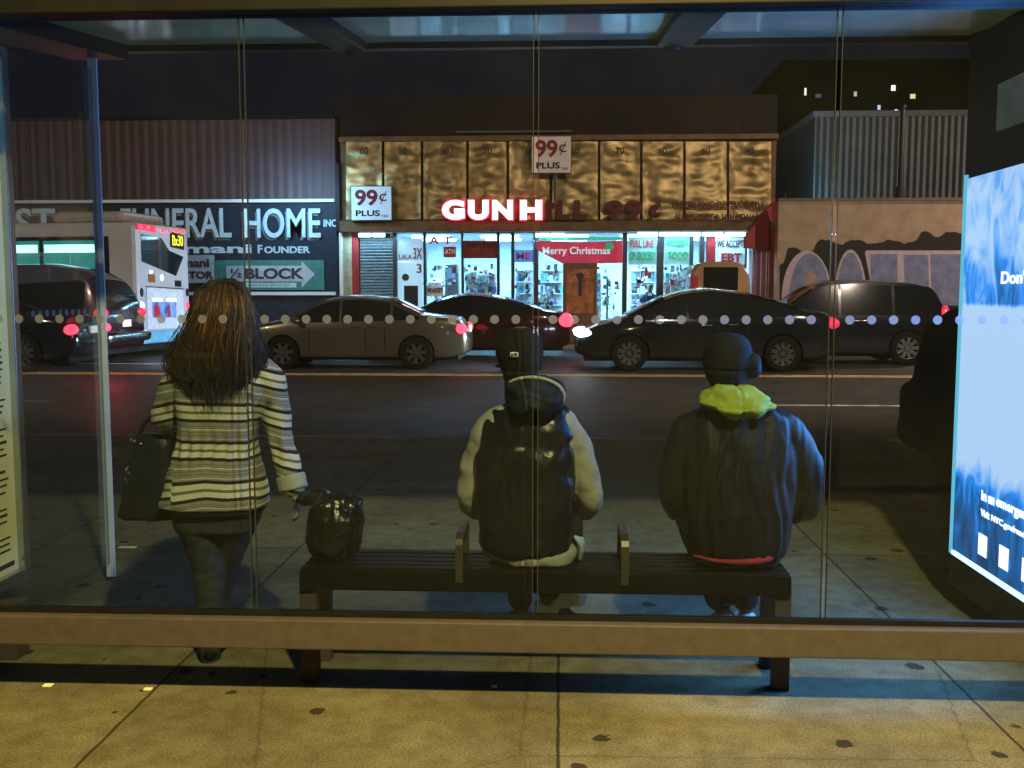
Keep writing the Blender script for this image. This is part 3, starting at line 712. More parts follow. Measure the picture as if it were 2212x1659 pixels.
wp = win(920, 958, 617, 640, M['white'], 'window_sign', .01, FYs + .08); ptext('sign_print', 'WE ACCEPT', 923, 622, 956, 632, FYs + .07, M['ink'], wp)
# christmas banner over the door
bm = B(); g = []
for k in range(25):
    f = k / 24; u = 1160 + 185 * f; sag = 14 * math.sin(math.pi * f); v0 = 519 + sag * .3; v1 = (546 if f < .1 else 556 + 14 * math.sin(math.pi * min(1, f * 1.1)))
    v1 = 540 + 32 * min(1, f * 3.2) - 4 * f
    a, b = P(u, v0, SY + .02), P(u, v1, SY + .02); a.y += .05 * math.sin(f * 19); b.y += .05 * math.sin(f * 17 + 1)
    g.append((bm.verts.new(a), bm.verts.new(b)))
for p, q in zip(g, g[1:]): bm.faces.new((p[0], p[1], q[1], q[0]))
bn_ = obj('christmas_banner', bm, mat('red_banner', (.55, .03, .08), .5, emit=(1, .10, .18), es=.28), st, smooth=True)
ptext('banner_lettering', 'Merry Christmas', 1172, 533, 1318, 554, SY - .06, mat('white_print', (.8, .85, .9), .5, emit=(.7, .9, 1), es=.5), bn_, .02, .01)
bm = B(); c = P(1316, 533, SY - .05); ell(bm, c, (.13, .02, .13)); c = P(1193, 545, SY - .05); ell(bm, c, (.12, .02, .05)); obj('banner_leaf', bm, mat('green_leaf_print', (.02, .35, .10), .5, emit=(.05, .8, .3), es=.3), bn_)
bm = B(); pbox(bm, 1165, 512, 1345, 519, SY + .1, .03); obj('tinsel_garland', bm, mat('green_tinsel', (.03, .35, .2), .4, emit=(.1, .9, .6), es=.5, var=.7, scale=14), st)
# grocery panels
wp = win(1357, 1418, 512, 572, emat('teal_panel', (.25, .5, .5), (.22, .62, .62), .45), 'window_sign', .01, FYs + .08)
ptext('sign_print', 'FULL LINE', 1362, 519, 1412, 534, FYs + .06, M['redvinyl'], wp, .02); ptext('sign_print', 'OF GROCERY', 1361, 543, 1415, 562, FYs + .06, M['gtxt'], wp, .03)
wp = win(1436, 1489, 512, 572, emat('teal_panel2', (.25, .5, .5), (.25, .6, .62), .45), 'window_sign', .01, FYs + .08)
ptext('sign_print', 'FOOD', 1445, 543, 1486, 560, FYs + .06, M['gtxt'], wp, .03)
ptext('sign_print', 'FROZEN', 1440, 519, 1486, 532, FYs + .06, M['gtxt'], wp, .02)
wp = win(1547, 1609, 514, 572, emat('white_panel', (.6, .7, .75), (.4, .75, 1), .42), 'window_sign', .01, FYs + .08)
ptext('sign_print', 'WE ACCEPT', 1549, 519, 1606, 534, FYs + .06, M['ink'], wp, .02); ptext('sign_print', 'EBT', 1558, 547, 1602, 566, FYs + .06, M['redvinyl'], wp, .04)
win(1547, 1609, 572, 700, mat('stall_wall', (.25, .16, .12), .6), 'stall_riser', .1, FYs + .12)
# shelves and goods inside
random.seed(11)
def shelf(u0, u1, Y, v0, bright=1.0):
    a, b = P(u0, 600, Y).x, P(u1, 600, Y).x; zt_ = P(u0, v0, Y).z
    e = bpy.data.objects.new('shelf_unit', None)
    bm = B(); box(bm, (a, Y + .35, .02), (b, Y + .4, zt_)); k = .3
    while k < zt_: box(bm, (a, Y, k), (b, Y + .35, k + .03)); k += .38
    s = obj('shelf_unit', bm, M['white'], st)
    cols = [(.7, .75, .8), (.15, .45, .42), (.45, .16, .15), (.12, .2, .40), (.6, .62, .55), (.02, .05, .06)]
    ms = [mat('goods', c, .5, var=.3) for c in cols]
    bm = B(); k = .3
    while k < zt_ - .2:
        x = a + .03
        while x < b - .1:
            w = random.uniform(.06, .16); h = random.uniform(.14, .3)
            box(bm, (x, Y + .05, k + .03), (x + w, Y + .3, k + .03 + h), random.randrange(6)); x += w + .02
        k += .38
    o = obj('goods', bm, ms, s); o['kind'] = 'stuff'
shelf(1003, 1070, FYs + 1.2, 590); shelf(1112, 1150, FYs + 2.0, 580); shelf(1166, 1215, FYs + 2.5, 585); shelf(1260, 1300, FYs + 1.6, 590)
shelf(1364, 1420, FYs + 3.0, 580); shelf(1436, 1490, FYs + 1.2, 590); shelf(925, 952, FYs + 3, 600)
random.seed(31)
wcols = [mat('display_white', (.75, .8, .85), .5, emit=(.4, .75, 1), es=.35), mat('display_teal', (.1, .4, .4), .5), mat('display_dark', (.02, .03, .04), .5), mat('display_red', (.5, .06, .08), .5), mat('display_paper', (.6, .65, .7), .6)]  # white goods glow, shop light put into their material
for (u0, u1) in ((1003, 1072), (1112, 1152), (1164, 1214), (1262, 1344), (1366, 1417), (1437, 1489), (922, 994)):
    bm = B()
    for k in range(34):
        u = random.uniform(u0, u1 - 6); v = random.uniform(572, 668); w, h = random.uniform(3, 11), random.uniform(4, 16); y = FYs + random.uniform(.25, 1.1)
        p = P(u, v, y); ww, hh = pxm(w, 30), pxm(h, 30); mi = random.choice((0, 0, 1, 2, 2, 3, 4))
        if random.random() < .5: ell(bm, (p.x, p.y, p.z), (ww / 2, .08, hh / 2), 8, 6)
        else: box(bm, (p.x - ww / 2, p.y, p.z - hh / 2), (p.x + ww / 2, p.y + .12, p.z + hh / 2))
        bm.faces.ensure_lookup_table()
        for f in list(bm.faces)[-(6 if len(bm.faces) else 0):]: pass
    n_ = len(bm.faces)
    for f in bm.faces: f.material_index = int(abs(noise.noise(f.calc_center_median() * 3.1)) * 9.9) % 5
    o = obj('window_display', bm, wcols, st); o['kind'] = 'stuff'
# atm and gumball-ish machine behind the first window
bm = B(); a = P(960, 570, FYs + .9); b = P(990, 640, FYs + .9); box(bm, (a.x, a.y, .02), (b.x, a.y + .5, a.z), 0); atm = setp(obj('cash_machine', bm, mat('grey_machine', (.25, .27, .3), .4), bevel=.08), 'grey cash machine standing inside the window under the ATM sign', 'cash machine')
bm = B(); box(bm, (a.x + .08, a.y - .012, a.z - .45), (b.x - .08, a.y - .002, a.z - .12)); obj('screen', bm, emat('machine_screen', (.1, .2, .3), (.2, .5, .9), .8), atm)
# christmas tree in door
tx = P(1312, 600, FYs + .8)
ct = empty('christmas_tree', 'small lit christmas tree inside the store doorway', 'christmas tree', (tx.x, tx.y, 0))
bm = B(); random.seed(2)
for k in range(420):
    f = random.random(); z = .3 + f * 1.7; r = (1 - f) * .5 + .03; a = random.uniform(0, 6.28); r *= random.uniform(.6, 1)
    c = Vector((tx.x + r * math.cos(a), tx.y + r * math.sin(a), z)); d = Vector((math.cos(a), math.sin(a), -.4)) * .1; s = Vector((-math.sin(a), math.cos(a), 0)) * .025
    bm.faces.new([bm.verts.new(c - s), bm.verts.new(c + s), bm.verts.new(c + d)])
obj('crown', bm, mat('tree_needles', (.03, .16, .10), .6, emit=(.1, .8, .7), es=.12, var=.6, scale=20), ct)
bm = B(); cyl(bm, (tx.x, tx.y, .02), (tx.x, tx.y, 1.9), .03); obj('trunk', bm, M['brown'], ct)
# awning return, red, projecting on the right
bm = B(); a = P(1610, 490, SY - 1.6); b = P(1660, 445, SY + .1)
pts = [(a.x + .05, SY - 1.1, zu - .25), (b.x + .05, SY + .0, zl + .5), (b.x + .05, SY + .0, zu - .6), (a.x + .05, SY - 1.1, zu - .55)]
v = [bm.verts.new(p) for p in pts]; w_ = [bm.verts.new((p[0] + .06, p[1], p[2])) for p in pts]
bm.faces.new(v); bm.faces.new(w_[::-1])
for q in range(4): bm.faces.new((v[q], v[(q + 1) % 4], w_[(q + 1) % 4], w_[q]))
obj('awning_return', bm, mat('dull_red_awning', (.16, .02, .03), .5), st)
# red scissor gate / plastic curtain beside it
bm = B(); random.seed(5)
for k in range(16):
    u = 1616 + k * 2.9; p = P(u, 600, SY - .05 + random.uniform(-.03, .03)); w = pxm(2.3, SY)
    zt_ = P(u, 503 - (k * 2.2), SY).z
    box(bm, (p.x, p.y, .02), (p.x + w, p.y + .012, zt_), 0 if random.random() < .7 else 1)
obj('strip_curtain', bm, [mat('red_strip', (.18, .04, .05), .25, var=.4, scale=3), mat('pale_strip', (.38, .30, .33), .25, var=.4, scale=3)], st)
col(1663, 1676, M['redpost'], 'pillar', 430, SY - .05)

# ================================================================== funeral home building
fh = empty('funeral_home_building', 'low building with ribbed dark red metal upper wall and big funeral home sign', 'building', (P(350, 640, SY).x, SY, 0))
xl = P(-700, 640, SY).x; xr = P(727, 640, SY).x
zp = P(400, 258, SY).z; zs = P(400, 431, SY).z; zb = P(400, 634, SY).z
bm = B(); box(bm, (xl, SY + .1, zs), (xr, SY + 10, zp)); obj('metal_cladding', bm, mat_ribs('ribbed_maroon_metal', (.075, .038, .044), period=pxm(21, SY), rough=.6, metal=0, dark=.7, depth=.5), fh)
bm = B(); box(bm, (xl, SY + .06, zp), (xr, SY + 10, zp + .12)); obj('parapet_cap', bm, M['brick_dark'], fh)
bm = B(); box(bm, (xl, SY + .1, .01), (xr, SY + 10, zb)); obj('lower_wall', bm, mat('dark_navy_wall', (.02, .03, .045), .6, var=.3), fh)
bm = B(); box(bm, (xl, SY + .14, zb), (xr, SY + 10, zs)); obj('sign_wall', bm, mat('navy_board', (.012, .024, .040), .5, var=.2), fh)
bm = B(); box(bm, (xl, SY - .02, zs - .09), (xr - .03, SY + .13, zs)); obj('white_trim', bm, M['white'], fh)
bm = B(); box(bm, (xl, SY - .02, zb - .05), (xr - .03, SY + .1, zb + .05)); obj('white_trim', bm, M['white'], fh)
bm = B(); pbox(bm, 724, 352, 733, 500, SY - .05, .3); obj('downpipe', bm, M['black'], fh)
M['palelet'] = mat('pale_blue_letter', (.50, .62, .68), .5, var=.1); M['letshadow'] = mat('painted_letter_shadow', (.16, .22, .26), .5)
fs = empty('funeral_home_sign', 'large raised pale letters FUNERAL HOME INC on a dark navy board', 'sign', P(500, 540, SY - .02))
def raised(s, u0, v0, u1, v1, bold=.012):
    ptext('letters_and_shadow', s, u0 - 4, v0 + 6, u1 - 4, v1 + 6, SY + .13, M['letshadow'], fs, bold, .03)  # darker copy set down and left, a modelled shadow of the letters
    ptext('letters_and_shadow', s, u0, v0, u1, v1, SY + .05, M['palelet'], fs, bold, .05)
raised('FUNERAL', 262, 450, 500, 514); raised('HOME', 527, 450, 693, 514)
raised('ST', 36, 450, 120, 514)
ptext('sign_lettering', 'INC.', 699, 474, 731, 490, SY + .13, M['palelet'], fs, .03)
ptext('sign_lettering', 'mani', 396, 528, 544, 547, SY + .13, M['palelet'], fs, .03)
ptext('sign_lettering', 'F', 557, 529, 567, 547, SY + .13, M['palelet'], fs, .03); ptext('sign_lettering', 'OUNDER', 571, 532, 670, 547, SY + .13, M['palelet'], fs, .03)
bm = B(); pbox(bm, 330, 551, 463, 612, SY + .06, .07); b_ = obj('name_board', bm, mat('grey_white_board', (.40, .42, .44), .5), fs, bevel=.03)
ptext('board_lettering', 'mani', 395, 559, 452, 577, SY + .058, M['ink'], b_, .03); ptext('board_lettering', 'DIRECTOR', 340, 586, 461, 602, SY + .058, M['ink'], b_, .03)
bm = B(); pbox(bm, 463, 562, 700, 626, SY + .06, .07); b_ = obj('arrow_board', bm, mat('green_board', (.06, .20, .17), .5), fs)
bm = B(); z = lambda v: P(600, v, SY).z; xx = lambda u: P(u, 590, SY).x
pts = [(488, 574), (651, 574), (651, 564), (679, 592), (651, 621), (651, 608), (488, 608)]
v = [bm.verts.new((xx(a), SY + .055, z(b))) for a, b in pts]; w_ = [bm.verts.new((xx(a), SY + .042, z(b))) for a, b in pts]
bm.faces.new(v[::-1]); bm.faces.new(w_)
for q in range(7): bm.faces.new((v[q], v[(q + 1) % 7], w_[(q + 1) % 7], w_[q]))
obj('white_arrow', bm, mat('grey_white_arrow', (.42, .46, .47), .5), b_)
ptext('board_lettering', '½', 497, 580, 522, 600, SY + .04, M['ink'], b_, .02, .008); ptext('board_lettering', 'BLOCK', 530, 579, 657, 603, SY + .04, M['ink'], b_, .04, .008)
bm = B(); pbox(bm, 500, 611, 640, 621, SY + .05, .009); obj('strip_sign', bm, M['palelet'], b_); ptext('board_lettering', 'PARKING SPACES', 528, 613, 625, 619, SY + .048, M['gtxt'], b_, .02, .006)
bm = B(); pbox(bm, 733, 503, 737.5, 640, SY - .04, .2); obj('corner_trim', bm, M['white'], fh)
lamp('added_sign_wash', 'AREA', (P(660, 430, SY).x, SY - 2.0, zs + .3), 170, (.35, .75, 1), 2.2, (P(640, 500, SY).x, SY + .3, (zs + zb) / 2 + .4), sy=.2)  # added lamp without a fixture, brightens the sign letters


# ================================================================== graffiti wall and buildings on the right
GW = 29.2
gw = empty('graffiti_wall', 'beige rendered wall with faded blue bubble graffiti and black paint patch', 'wall', (P(1900, 600, GW).x, GW, 0))
ga, gb = P(1678, 600, GW).x, P(2700, 600, GW).x; gz = P(1800, 434, GW).z
bm = B(); box(bm, (ga, GW, .01), (gb, GW + .4, gz)); obj('wall', bm, mat('beige_render', (.34, .25, .18), .8, var=.18, scale=2.5, bump=.3), gw)
bm = B(); box(bm, (ga, GW - .03, gz), (gb, GW + .45, gz + .08)); obj('coping', bm, mat('dull_coping', (.14, .11, .09), .8), gw)
M['gblue'] = mat('blue_spray', (.18, .20, .34), .7, var=.25, scale=4); M['gline'] = mat('pale_spray', (.46, .38, .43), .7); M['gblack'] = mat('black_spray', (.02, .018, .02), .7)
def flat(pts, off, m, name):
    bm = B(); y = GW - off; v = [bm.verts.new((P(a, b, GW).x, y, P(a, b, GW).z)) for a, b in pts]; bm.faces.new(v)
    g = bmesh.ops.extrude_face_region(bm, geom=list(bm.faces))
    for e in g['geom']:
        if isinstance(e, bmesh.types.BMVert): e.co.y += .002
    return obj(name, bm, m, gw)
random.seed(3)
top = []
u = 1684
while u < 2110:
    top.append((u, (548 if u < 1760 else 532) - 10 * abs(math.sin(u * .045)) - random.uniform(0, 6) - (18 if u > 1985 else 0) + (30 if u < 1700 else 0))); u += 9
flat([(1684, 700)] + top + [(2110, 700)], .004, M['gblack'], 'black_paint')
def arch(u0, u1, v0, v1, n=14): return [(u0, v1)] + [(u0 + (u1 - u0) * (1 - math.cos(math.pi * k / n)) / 2, v0 + (v1 - v0) * .9 * (1 - math.sin(math.pi * k / n))) for k in range(n + 1)] + [(u1, v1)]
for (u0, u1, v0) in ((1688, 1798, 541), (1802, 1872, 539)):
    flat(arch(u0, u1, v0, 660), .007, M['gline'], 'spray_outline'); flat(arch(u0 + (16 if u0 < 1700 else 5), u1 - 5, v0 + 6, 660), .010, M['gblue'], 'spray_fill')
flat(arch(1736, 1768, 584, 640), .013, mat('tan_spray', (.34, .25, .20), .8), 'spray_eye')
flat([(1868, 545), (1872, 541), (2110, 541), (2110, 660), (1890, 660)], .0075, M['gline'], 'spray_outline')
for (a, b, c) in ((1880, 1938, 549), (1952, 2005, 550), (2010, 2110, 549)):
    flat([(a, c), (b, c), (b + 2, 660), (a + 4, 660)], .0105, M['gblue'], 'spray_fill')

wb = empty('corrugated_shed', 'long pale corrugated metal shed behind the graffiti wall', 'building', (P(1950, 400, 40).x, 40, 0))
a, b = P(1757, 400, 40).x, P(2700, 400, 40).x; z1 = P(1900, 252, 40).z
bm = B(); box(bm, (a, 40, 0), (b, 52, z1)); obj('wall', bm, mat_ribs('corrugated_grey', (.17, .18, .20), period=.25, rough=.45, metal=.4, dark=.4), wb)
bm = B(); box(bm, (a - .1, 39.9, z1), (b, 52, z1 + .22)); obj('roof_edge', bm, mat('pale_gutter', (.25, .26, .28), .5), wb)
lamp('yard_light', 'AREA', (P(1700, 400, 37).x, 37.3, 5.2), 60, (.3, .85, 1), .4, (P(1790, 380, 40).x, 40.2, 6.2))
yl = empty('yard_light_fitting', 'small dark bracket lamp beside the corrugated shed', 'lamp', (P(1700, 400, 37).x, 37.35, 0))
bm = B(); c = P(1700, 400, 37); cyl(bm, (c.x, 37.25, 0), (c.x, 37.25, 5.1), .04); obj('post', bm, M['dark'], yl)
# black pole in front of the shed
pp = empty('utility_pole', 'black pole rising in front of the corrugated shed', 'pole', (P(1944, 430, 31).x, 31, 0))
bm = B(); c = P(1944, 430, 31); z2 = P(1944, 236, 31).z
cyl(bm, (c.x, 31, .01), (c.x, 31, z2), .10, 12, .075); obj('shaft', bm, M['black'], pp)
bm = B(); cyl(bm, (c.x, 31, c.z - 1), (c.x, 31, c.z + .35), .15, 12, .13); obj('sleeve', bm, M['black'], pp)
bm = B(); ell(bm, (c.x, 31, z2 + .06), (.10, .10, .12)); obj('cap', bm, M['black'], pp)
# dark tower block far behind with lit windows
def block(lab, u0, u1, v0, Y, m, wins=()):
    a, b = P(u0, 400, Y).x, P(u1, 400, Y).x; z = P((u0 + u1) / 2, v0, Y).z
    e = empty('apartment_block', lab, 'building', ((a + b) / 2, Y, 0))
    bm = B(); box(bm, (a, Y, 0), (b, Y + 15, z)); obj('wall', bm, m, e)
    bm = B(); box(bm, (a - .2, Y - .2, z), (b + .2, Y + 15.2, z + .5)); obj('parapet', bm, m, e)
    for k, (u, v, w, h, c, s) in enumerate(wins):
        bm = B(); pbox(bm, u - w, v - h, u + w, v + h, Y - .06, .05); obj('window', bm, glow('lit_window_%d' % k, c, s), e)
        bm = B(); pbox(bm, u - w - 1, v + h, u + w + 1, v + h + 1.2, Y - .12, .11); obj('sill', bm, m, e)
nb = mat('night_brick', (.020, .022, .032), .9, var=.3, scale=.5)
block('distant dark apartment block with scattered lit windows above the shed', 1690, 2500, 140, 90, nb,
      ((1740, 198, 2.2, 8, (1, .8, .6), 1.6), (1768, 207, 6, 4, (.3, .35, .5), .3), (1848, 203, 3, 5, (1, .85, .6), .8), (1930, 190, 4.5, 6, (1, .9, .75), 2.0), (1972, 208, 5.5, 5, (1, .75, .3), 1.3), (1899, 232, 3, 5, (.8, .85, 1), 1.0), (1936, 242, 3, 5.5, (1, .95, .9), 1.8)))
# block('unlit dark block standing behind the discount store', 780, 1600, 118, 60, nb)
#==SPLIT==
# ================================================================== vehicles
M['tyre'] = mat('tyre_rubber', (.008, .008, .009), .8, spec=.08, bump=.2, bscale=80)
M['rim'] = mat('alloy_rim', (.35, .36, .38), .25, .9, var=.1); M['rimdark'] = mat('dark_rim', (.16, .16, .17), .25, .8)
M['carglass'] = mat('tinted_car_glass', (.008, .010, .013), .06, 0, var=.1, spec=.9)
M['chrome'] = mat('chrome', (.6, .62, .64), .15, 1, var=.05)
M['tail'] = mat('tail_lamp', (.35, .02, .03), .15, spec=.8, emit=(1, .03, .08), es=1.2)
M['tailbright'] = mat('brake_lamp', (.35, .02, .03), .15, emit=(1, .03, .05), es=7)
M['revlamp'] = glow('bright_lamp', (.85, .92, 1), 14)
M['headlamp'] = mat('head_lamp', (.5, .5, .5), .1, spec=.8)
M['headon'] = glow('head_lamp_on', (.95, .97, 1), 30)
M['plate'] = mat('licence_plate', (.65, .65, .6), .4)
M['seam'] = mat('panel_gap', (.006, .006, .006), .6)
M['under'] = mat('underbody', (.01, .01, .01), .8)
def interp(pts, x):
    if x <= pts[0][0]: return pts[0][1]
    for (a, b), (c, d) in zip(pts, pts[1:]):
        if x <= c:
            t = (x - a) / (c - a); return b + (d - b) * t
    return pts[-1][1]
def sm_interp(pts, x, r=.07):
    return sum(interp(pts, x + d * r) * w for d, w in ((-1.5, 1), (-.75, 2), (0, 3), (.75, 2), (1.5, 1))) / 9
def paint(name, c, metal=.4, rough=.28):
    return mat(name, c, rough, metal, var=.08, scale=1.5, coat=.8)
def make_car(name, label, cat, prof, belt, L, Wd, wheels, wr, pm, rimm, spokes, wins, loc, rz, scale=1, group='cars on the road', head=None, tail=None, tail_z=.8, head_z=.68, screens=((0, 0), (0, 0)), under=.22, tail_s=(.13, .22, .11), plate=True, plate_m=None, bumper=None, bolt=5, tumble=.38):
    root = empty(name, label, cat, (0, 0, 0), 0, group)
    hw = Wd / 2; h = L / 2
    def wid(x):
        f = min(abs(x) / h, 1); return hw * (1 - .16 * f ** 7 - .04 * f ** 2)
    def ztop(x): return sm_interp(prof, x)
    def zbelt(x): return min(sm_interp(belt, x), ztop(x) - .02)
    def zbot(x):
        f = abs(x) / h; return under + .10 * max(0, (f - .86) / .14)
    def sec(x):
        w = wid(x); zt = ztop(x); zb = zbelt(x); b0 = zbot(x); g = max(zt - zb, 0)
        yr = w * .965 - tumble * g - .06 * (1 - min(g / .15, 1))
        cr_ = .05 if g > .15 else .03
        pr = [(0, b0), (.6 * w, b0), (w * .93, b0 + .01), (w * .985, b0 + .10), (w, b0 + .45 * (zb - b0)), (w * .995, b0 + .75 * (zb - b0)), (w * .965, zb), (yr + .01, zt - .05 * min(1, g / .2) - .006), (yr * .93, zt - .012), (yr * .55, zt + cr_ * .6), (0, zt + cr_)]
        pr = smoothlist(pr, 3)
        return [(y, z) for y, z in pr]
    def side_y(x, z):
        w = wid(x); return w * .965 - tumble * (z - zbelt(x))
    N = 64; rings = []
    for k in range(N + 1):
        f = k / N; x = -h + L * (.5 - .5 * math.cos(math.pi * f)) * .25 + L * f * .75 if True else 0
        s = sec(x); e = 1 if 0 < k < N else .93
        zc = (zbot(x) + ztop(x)) / 2
        r = [Vector((x, y * e, zc + (z - zc) * (1 if 0 < k < N else .8))) for y, z in s] + [Vector((x, -y * e, zc + (z - zc) * (1 if 0 < k < N else .8))) for y, z in s[-2:0:-1]]
        rings.append(r)
    bm = B(); ringtube(bm, rings)
    body = obj('body', bm, pm, root, smooth=True, local=True)
    cb = B()
    for wx in wheels:
        for s in (1, -1):
            cyl(cb, (wx, s * (hw - .30), wr + .0), (wx, s * (hw + .2), wr + .0), wr * 1.13, 28)
    cme = bpy.data.meshes.new('cut'); bmesh.ops.recalc_face_normals(cb, faces=cb.faces); cb.to_mesh(cme); cb.free()
    co = bpy.data.objects.new('cut', cme); COL.objects.link(co)
    md = body.modifiers.new('b', 'BOOLEAN'); md.operation = 'DIFFERENCE'; md.object = co; md.solver = 'EXACT'
    dg = bpy.context.evaluated_depsgraph_get(); dg.update()
    nm = bpy.data.meshes.new_from_object(body.evaluated_get(dg)); body.modifiers.clear(); body.data = nm
    nm.materials.clear(); nm.materials.append(pm); bpy.data.objects.remove(co)
    for p in nm.polygons: p.use_smooth = True
    nm.set_sharp_from_angle(angle=R(38))
    def panel(nm_, xa, xb, za_off, zb_off, off, m, par=body, nx=14, nz=5):
        """glass band between belt and roof, hugging the side"""
        for s in (1, -1):
            bm = B(); g = []
            for i in range(nx + 1):
                x = xa + (xb - xa) * i / nx; z0 = zbelt(x) + za_off; z1 = max(ztop(x) - .05 - zb_off, z0 + .004); col_ = []
                for j in range(nz + 1):
                    z = z0 + (z1 - z0) * j / nz; col_.append(bm.verts.new((x, s * (side_y(x, z) + off), z)))
                g.append(col_)
            for i in range(nx):
                for j in range(nz): bm.faces.new((g[i][j], g[i + 1][j], g[i + 1][j + 1], g[i][j + 1]))
            o = obj(nm_, bm, m, root, smooth=True, local=True)
    for (xa, xb) in wins: panel('side_window', xa, xb, .02, .005, .012, M['carglass'])
    for nm_, (xa, xb) in zip(('windscreen', 'rear_window'), screens):
        if xa == xb: continue
        bm = B(); g = []
        for i in range(9):
            x = xa + (xb - xa) * i / 8; zt = ztop(x); row = []
            w = (wid(x) * .965 - tumble * max(zt - zbelt(x), 0)) * .86
            for j in range(9):
                y = w * (-1 + 2 * j / 8); cr_ = .05; row.append(bm.verts.new((x, y, zt + cr_ * (1 - (y / w) ** 2 * .8) + .010)))
            g.append(row)
        for i in range(8):
            for j in range(8): bm.faces.new((g[i][j], g[i + 1][j], g[i + 1][j + 1], g[i][j + 1]))
        obj(nm_, bm, M['carglass'], root, smooth=True, local=True)
    # door gaps, handles, sill
    dxs = sorted({x for w_ in wins for x in w_ if wheels[0] - .9 < x < wheels[1] + .5})
    def on_side(x, z):
        zb, b0, w = zbelt(x), zbot(x), wid(x)
        if z >= zb: return side_y(x, z)
        return interp([(b0, .93 * w), (b0 + .10, .985 * w), (b0 + .45 * (zb - b0), w), (b0 + .75 * (zb - b0), .995 * w), (zb, .965 * w)], z)
    for s in (1, -1):
        for x in (wheels[0] + .62, (wins[0][1] + wins[-1][0]) / 2 if len(wins) > 1 else .2, wheels[1] - .55):
            bm = B(); pr = None
            for k in range(8):
                z = under + .10 + (zbelt(x) - under - .1) * k / 7; y = s * (on_side(x, z) + .006)
                q = (bm.verts.new((x - .006, y, z)), bm.verts.new((x + .006, y, z)))
                if pr: bm.faces.new((pr[0], pr[1], q[1], q[0]))
                pr = q
            obj('door_gap', bm, M['seam'], body, local=True)
        for x in (wheels[0] + .80, (wins[0][1] + wins[-1][0]) / 2 + .12):
            bm = B(); z = zbelt(x) - .10; y = s * (on_side(x, z)); tube(bm, [(x, y + s * .02, z, .014), (x + .16, y + s * .022, z, .014)], n=8, sm=1); obj('door_handle', bm, M['chrome'] if bolt != 6 else pm, body, smooth=True, local=True)
        bm = B(); x = wins[-1][1] - .12 if True else 0; z = zbelt(x) + .06; ell(bm, (x, s * (wid(x) + .07), z), (.07, .11, .07)); obj('mirror', bm, pm, root, smooth=True, local=True)
        if head:
            bm = B(); ell(bm, (h - .17, s * (wid(h - .17) - .13), head_z), (.20, .17, .075), rot=Matrix.Rotation(R(-s * 25), 3, 'Z')); obj('headlight', bm, head, root, smooth=True, local=True)
        if tail:
            bm = B(); ell(bm, (-h + .13, s * (wid(-h + .13) - tail_s[1] * .55), tail_z), tail_s, rot=Matrix.Rotation(R(s * 15), 3, 'Z')); obj('taillight', bm, tail, root, smooth=True, local=True)
    if plate:
        bm = B(); box(bm, (-h - .02, -.16, .72), (-h + .02, .16, .86)); obj('licence_plate', bm, plate_m or M['plate'], root, local=True)
    bm = B(); box(bm, (-h * .93, -hw * .8, under - .04), (h * .93, hw * .8, under + .3)); obj('underbody', bm, M['under'], root, local=True)
    if bumper:
        bm = B(); tube(bm, [(-h + .30, hw - .03, .52, .06, .10), (-h - .02, hw - .12, .52, .06, .10), (-h - .07, 0, .52, .06, .10), (-h - .02, -hw + .12, .52, .06, .10), (-h + .3, -hw + .03, .52, .06, .10)], n=12, sm=3, ref=Vector((0, 0, 1))); obj('rear_bumper', bm, bumper, root, smooth=True, local=True)
    # wheels
    for wx in wheels:
        for s in (1, -1):
            bm = B(); rr = wr; w_ = .11; pr = [(-w_, rr * .66), (-w_, rr * .93), (-w_ * .8, rr), (w_ * .8, rr), (w_, rr * .93), (w_, rr * .66)]
            n = 36; rings = []
            for k in range(n):
                a = 2 * math.pi * k / n; rings.append([bm.verts.new((math.cos(a) * r_, y, math.sin(a) * r_)) for y, r_ in pr])
            for k in range(n):
                p, q = rings[k], rings[(k + 1) % n]
                for i in range(6): bm.faces.new((p[i], q[i], q[(i + 1) % 6], p[(i + 1) % 6]))
            wo = obj('wheel', bm, M['tyre'], root, smooth=False, local=True); wo.location = (wx, s * (hw - .125), rr)
            wo.data.set_sharp_from_angle(angle=R(40))
            bm = B(); yo = s * .095
            nn = 40; lip = []
            for k in range(nn):
                a = 2 * math.pi * k / nn; lip.append([bm.verts.new((math.cos(a) * r_, y_, math.sin(a) * r_)) for y_, r_ in ((yo, rr * .68), (yo, rr * .62), (yo - s * .03, rr * .60), (yo - s * .12, rr * .60))])
            for k in range(nn):
                p, q = lip[k], lip[(k + 1) % nn]
                for i in range(3): bm.faces.new((p[i], q[i], q[i + 1], p[i + 1]))
            for k in range(spokes):
                a = 2 * math.pi * k / spokes + .3; d = Vector((math.cos(a), 0, math.sin(a))); t = Vector((-math.sin(a), 0, math.cos(a)))
                w0, w1 = .035 + .1 / spokes, .03 + .09 / spokes
                pts = [d * .04 + t * w0 * .7, d * rr * .63 + t * w1, d * rr * .63 - t * w1, d * .04 - t * w0 * .7]
                f1 = [bm.verts.new(p + Vector((0, yo - s * .01, 0))) for p in pts]; f2 = [bm.verts.new(p + Vector((0, yo - s * .05, 0))) for p in pts]
                bm.faces.new(f1); bm.faces.new(f2[::-1])
                for i in range(4): bm.faces.new((f1[i], f1[(i + 1) % 4], f2[(i + 1) % 4], f2[i]))
            cyl(bm, (0, yo - s * .06, 0), (0, yo + s * .0, 0), rr * .16, 16)
            ri = obj('rim', bm, rimm, wo, local=True, smooth=False)
            bm = B(); cyl(bm, (0, yo - s * .13, 0), (0, yo - s * .10, 0), rr * .60, 24); obj('brake_disc', bm, M['under'], wo, local=True)
    root.location = loc; root.rotation_euler = (0, 0, rz); root.scale = (scale,) * 3
    return root
